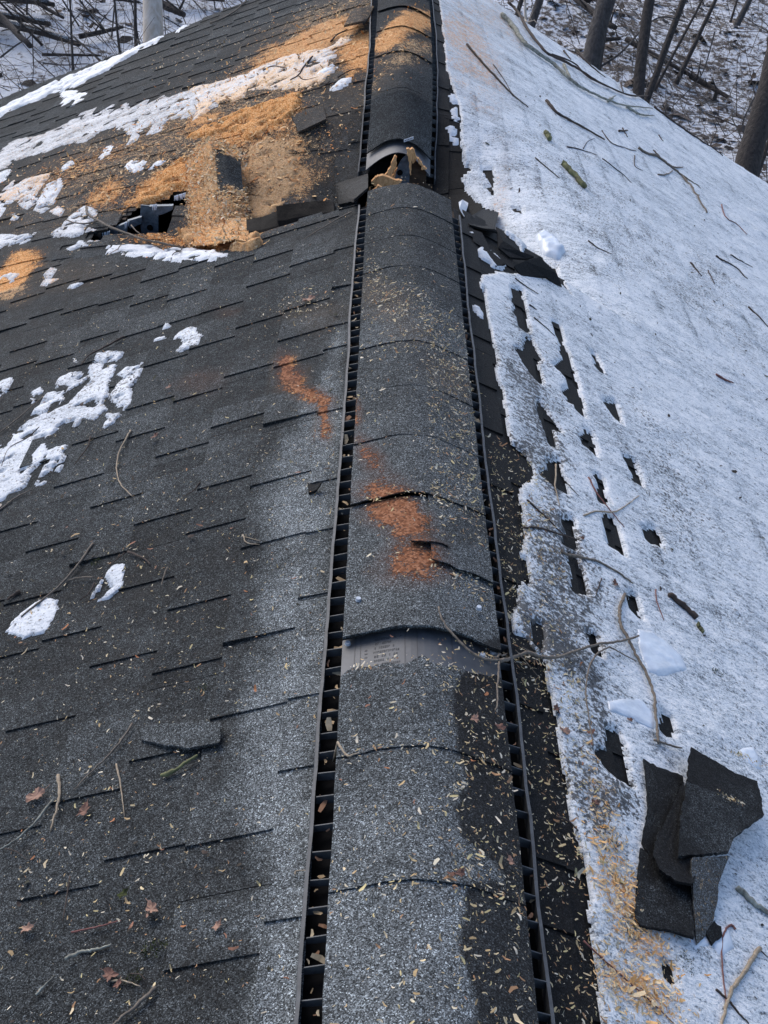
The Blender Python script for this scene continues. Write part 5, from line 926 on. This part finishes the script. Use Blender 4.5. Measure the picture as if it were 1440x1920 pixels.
# leaves
LFG = 'dead leaves on the roof'
def leaf(px, py, w, label, mat='leaf', rot=0., crumple=.3):
    p = hit(px, py); p[2] = top1(p[0], p[1])+.001; s = w*np.linalg.norm(p-CAM)/FPX; rg = random.Random(int(px*3+py)); b = MB(); n = 26; N = surfN(np.array([p[0]]), np.array([p[1]]))[0]
    t1 = np.array([math.cos(rot), math.sin(rot), 0]); t1 -= N*(t1@N); t1 /= np.linalg.norm(t1); t2 = np.cross(N, t1); P = []; I = []
    for i in range(n):
        a = 2*math.pi*i/n; r = s*.5*(.66+.15*math.cos(a*5+1.2*math.sin(a))+rg.uniform(-.08, .08))*(1.15 if abs(math.cos(a)) > .6 else .8)
        z = s*crumple*(.45*math.sin(a*2+rot)+.35*rg.random()); P.append(p+t1*r*math.cos(a)+t2*r*math.sin(a)+N*(abs(z)+.0006)); I.append(p+t1*r*.5*math.cos(a)+t2*r*.5*math.sin(a)+N*(abs(z)*.25+.0012))
    c = p+N*.001; top = P+I+[c]; th = np.array(N)*.0007; low_ = [q-th for q in top]; m_ = len(top)
    f = [(i, (i+1) % n, n+(i+1) % n, n+i) for i in range(n)]+[(n+i, n+(i+1) % n, 2*n) for i in range(n)]
    b.add(top+low_, f+[tuple(m_+k for k in q[::-1]) for q in f]+[(i, m_+i, m_+(i+1) % n, (i+1) % n) for i in range(n)])
    b.tube([p+t1*s*.3+N*.002, p+t1*s*.7+N*.004+t2*s*.1], [s*.02, s*.012], 4)
    return tag(b.build('dead_leaf', M[mat], center=True), label, 'leaf', LFG)
for q in [(68, 1504, 44, 'pinkish tan oak leaf at the left beside the thick pale curved stick', 'pleaf', .4), (158, 1532, 36, 'dark crumpled leaf right of the greenish twig', 'leaf', 1.2), (285, 1717, 40, 'torn pale leaf in the lower left centre', 'pleaf', 2.), (53, 1752, 28, 'curled cream leaf near the left edge low down', 'pleaf', .2), (207, 1840, 36, 'dark red folded leaf joined to a pale twig', 'leaf', 2.4), (222, 1857, 20, 'small red leaf under the folded one', 'leaf', 1.), (232, 1688, 26, 'grey green leaf scrap below a shingle edge', 'moss', .6), (407, 1748, 24, 'small pinkish leaf scrap left of the vent slot', 'pleaf', .8),
  (880, 1397, 26, 'orange brown oak leaf on the dark half of the ridge caps', 'pleaf', 1.1), (926, 1414, 26, 'ruddy leaf right of the orange brown one', 'leaf', .3), (944, 1666, 24, 'orange leaf bits at the lower ridge cap edge', 'pleaf', 2.1), (853, 1682, 26, 'brown curled leaf on the lowest cap edge', 'leaf', .9), (1055, 1385, 26, 'tan curled leaf on the border of shingle and ice', 'pleaf', .2), (1040, 1342, 24, 'brown leaf scrap beside the right rail at the ice edge', 'leaf', 1.5), (1112, 1521, 20, 'brown leaf flake lying on ice left of the torn shingle pile', 'leaf', .4), (1150, 1108, 22, 'small tan leaf in the ice right of the curved brown stick', 'leaf', 1.9), (1177, 1363, 14, 'tiny dark leaf below the flat ice slab', 'leaf', .3), (1088, 1021, 14, 'tiny tan leaf beside the nearly level dark twig', 'leaf', .5), (290, 828, 20, 'bright red leaf chip on the near left shingles', 'leaf', .7), (316, 735, 14, 'tan bark flake above the red leaf chip', 'pleaf', .5), (578, 571, 30, 'orange wood chip on the near left slope beside the rail', 'pleaf', .1), (712, 812, 5, 'x', 'leaf', 0)][:-1]: leaf(*q)
# moss clumps
def moss(px, py, w, h, label):
    p = hit(px, py); p[2] = top1(p[0], p[1]); s = w*np.linalg.norm(p-CAM)/FPX; rg = random.Random(px); b = MB()
    for i in range(90):
        a = rg.uniform(0, 6.28); r = s*.5*math.sqrt(rg.random()); x, y = p[0]+r*math.cos(a), p[1]+r*math.sin(a)*h; z = top1(x, y); k = s*.13
        d = np.array([rg.uniform(-1, 1), rg.uniform(-1, 1), rg.uniform(.4, 1.4)])*k; q = np.array([x, y, z-.001]); e = np.array([rg.uniform(-1, 1), rg.uniform(-1, 1), .1])*k*.5
        b.add([q, q+e, q+d+e*.4, q+d*.6-e*.3], [(0, 1, 2, 3)])
    return tag(b.build('moss_clump', M['moss'], center=True), label, 'moss', 'moss clumps')
moss(1181, 1752, 42, 1.2, 'green moss clump on the icy sawdust at lower right'); moss(1283, 1818, 26, 2.2, 'longer olive moss clump right of the round green one'); moss(1342, 1604, 24, 1, 'dark moss tuft at the side of the torn shingle pile'); moss(1341, 1272, 24, .8, 'brown moss tuft on clean ice below the clear slab'); moss(378, 1300, 22, 1.2, 'small moss tuft above the curled loose shingle'); moss(180, 1062, 20, 1, 'small moss tuft between the two lower snow patches'); moss(288, 1790, 44, .9, 'thin moss smear in the lower left'); moss(620, 740, 12, 1, 'moss speck beside the left rail'); moss(250, 1845, 30, 1.2, 'moss tuft by the folded red leaf')
# ---------------------------------------------------------------- loose torn shingles
SHG = 'torn shingle scraps'
def scrap(px, label, h, th=.006, bend_=None, wet=.62, tone=.95, dust=0., sub=7, hs=None, flat=True):
    n = len(px); hs = hs or [h]*n; C_ = [hit(x, y, hh) for (x, y), hh in zip(px, hs)]; A_ = np.array(C_); G_ = np.linalg.lstsq(np.c_[A_[:, :2], np.ones(n)], A_[:, 2], rcond=None)[0]
    if flat: C_ = [np.array([p[0], p[1], G_[0]*p[0]+G_[1]*p[1]+G_[2]]) for p in C_]
    cen = np.mean(C_, 0); per = []
    for i in range(n):
        a, b_ = C_[i], C_[(i+1) % n]; k = max(2, int(np.linalg.norm(b_-a)/.006))
        for j in range(k): t_ = j/k; q = a+(b_-a)*t_; w = (fbm(q[0]*160+i, q[1]*160, 401, 3)*.008); v = q-cen; per.append(q+v/np.linalg.norm(v)*w)
    rings = [per]; K = 7
    for k in range(1, K): rings.append([cen+(p-cen)*(1-k/K)+np.array([0, 0, float(fbm(p[0]*18*(1-k/K), p[1]*18, 402, 2))*.0012]) for p in per])
    m_ = len(per); top = [p for r in rings for p in r]+[cen]; low_ = [p-np.array([0, 0, th]) for p in top]; N_ = len(top); f = []
    for k in range(K-1): f += [(k*m_+i, k*m_+(i+1) % m_, (k+1)*m_+(i+1) % m_, (k+1)*m_+i) for i in range(m_)]
    f += [((K-1)*m_+i, (K-1)*m_+(i+1) % m_, K*m_) for i in range(m_)]; f2 = [tuple(N_+i for i in q[::-1]) for q in f]; sk = [(i, N_+i, N_+(i+1) % m_, (i+1) % m_) for i in range(m_)]
    T = np.array(top); c = np.zeros((N_, 4)); c[:, 0] = tone; c[:, 1] = wet+fbm(T[:, 0]*14, T[:, 1]*14, 403, 3)*.5; c[:, 2] = dust; c[:, 3] = .05; cb = c.copy(); cb[:, 0] *= .6; cb[:, 2] = 0
    return tag(mk('shingle_scrap', top+low_, f+f2+sk, M['sh'], cols=np.concatenate([c, cb]), center=True), label, 'shingle scrap', SHG)
S8 = lambda p: Q(p, 3.556, 1080, 1380)
scrap(S8([(452, 155), (560, 210), (715, 265), (720, 600), (700, 850), (560, 850), (520, 860), (440, 700), (480, 470), (470, 300)]), 'tall dark shingle scrap at the back left of the torn pile', .024)
scrap(S8([(430, 740), (540, 800), (760, 960), (790, 1340), (640, 1295), (430, 1255), (395, 1210), (405, 980)]), 'lowest dark shingle scrap at the front left of the torn pile', .026, hs=[.022, .026, .03, .034, .028, .022, .02, .02])
scrap(S8([(520, 720), (640, 470), (720, 300), (780, 600), (790, 980), (760, 985), (660, 950), (560, 880), (515, 800)]), 'middle shingle scrap with a ragged edge between the others in the torn pile', .040, hs=[.034, .038, .040, .046, .05, .052, .05, .044, .038], wet=.75)
scrap(S8([(765, 70), (900, 150), (1060, 245), (1210, 300), (1230, 380), (1252, 520), (1100, 600), (1000, 480), (740, 290)]), 'large shingle scrap lying farthest back in the torn pile', .046, tone=1., wet=.7)
scrap(S8([(740, 300), (830, 340), (1010, 400), (1250, 525), (1060, 660), (1020, 770), (680, 800), (700, 520)]), 'uppermost flat shingle scrap with clean straight edges on the torn pile', .056, tone=1.2, wet=.55, th=.007)
scrap(S8([(768, 815), (1030, 785), (990, 880), (945, 1000), (940, 1120), (900, 1290), (805, 1385), (795, 1250), (780, 980)]), 'greyish upturned shingle scrap facing front on the torn pile', .03, hs=[.062, .05, .04, .03, .026, .022, .022, .03, .05], tone=1.9, wet=.15, dust=.32)
scrap(S8([(865, 1310), (920, 1235), (968, 1270), (978, 1330), (910, 1382)]), 'small black shingle chip beside the foot of the torn pile', .022, tone=.7)
scrap(Q([(590, 875), (640, 850), (780, 835), (930, 845), (925, 930), (860, 940), (790, 945), (690, 930), (600, 920)], 2.25, 0, 980), 'curled loose shingle lying alone on the near left slope', .016, hs=[.012, .016, .022, .020, .022, .022, .024, .02, .014], tone=1.35, wet=.1)
scrap([(577, 908), (590, 903), (603, 905), (594, 918), (580, 922)], 'small lifted shingle crumb beside the left rail', .02, hs=[.014, .026, .022, .016, .013], tone=.8, wet=.5)
pp = np.concatenate([Ell((1165+185+30, 1465), (35, 14), (10, 10), 1).sample(70), Ell((1355, 1545), (26, 10), (8, 10), 1).sample(40), Ell((1350, 1490), (50, 20), (30, 40), 1).sample(60), Ell((1240, 1640), (40, 60), (30, 10), 1).sample(30)])
x, y = pp.T; flakes('wood_flakes', np.stack([x, y, H(x, y)+.0605], -1)[:110], np.tile([.43, 0, .9], (110, 1)), (.004, .01), (.25, .5), PALE)
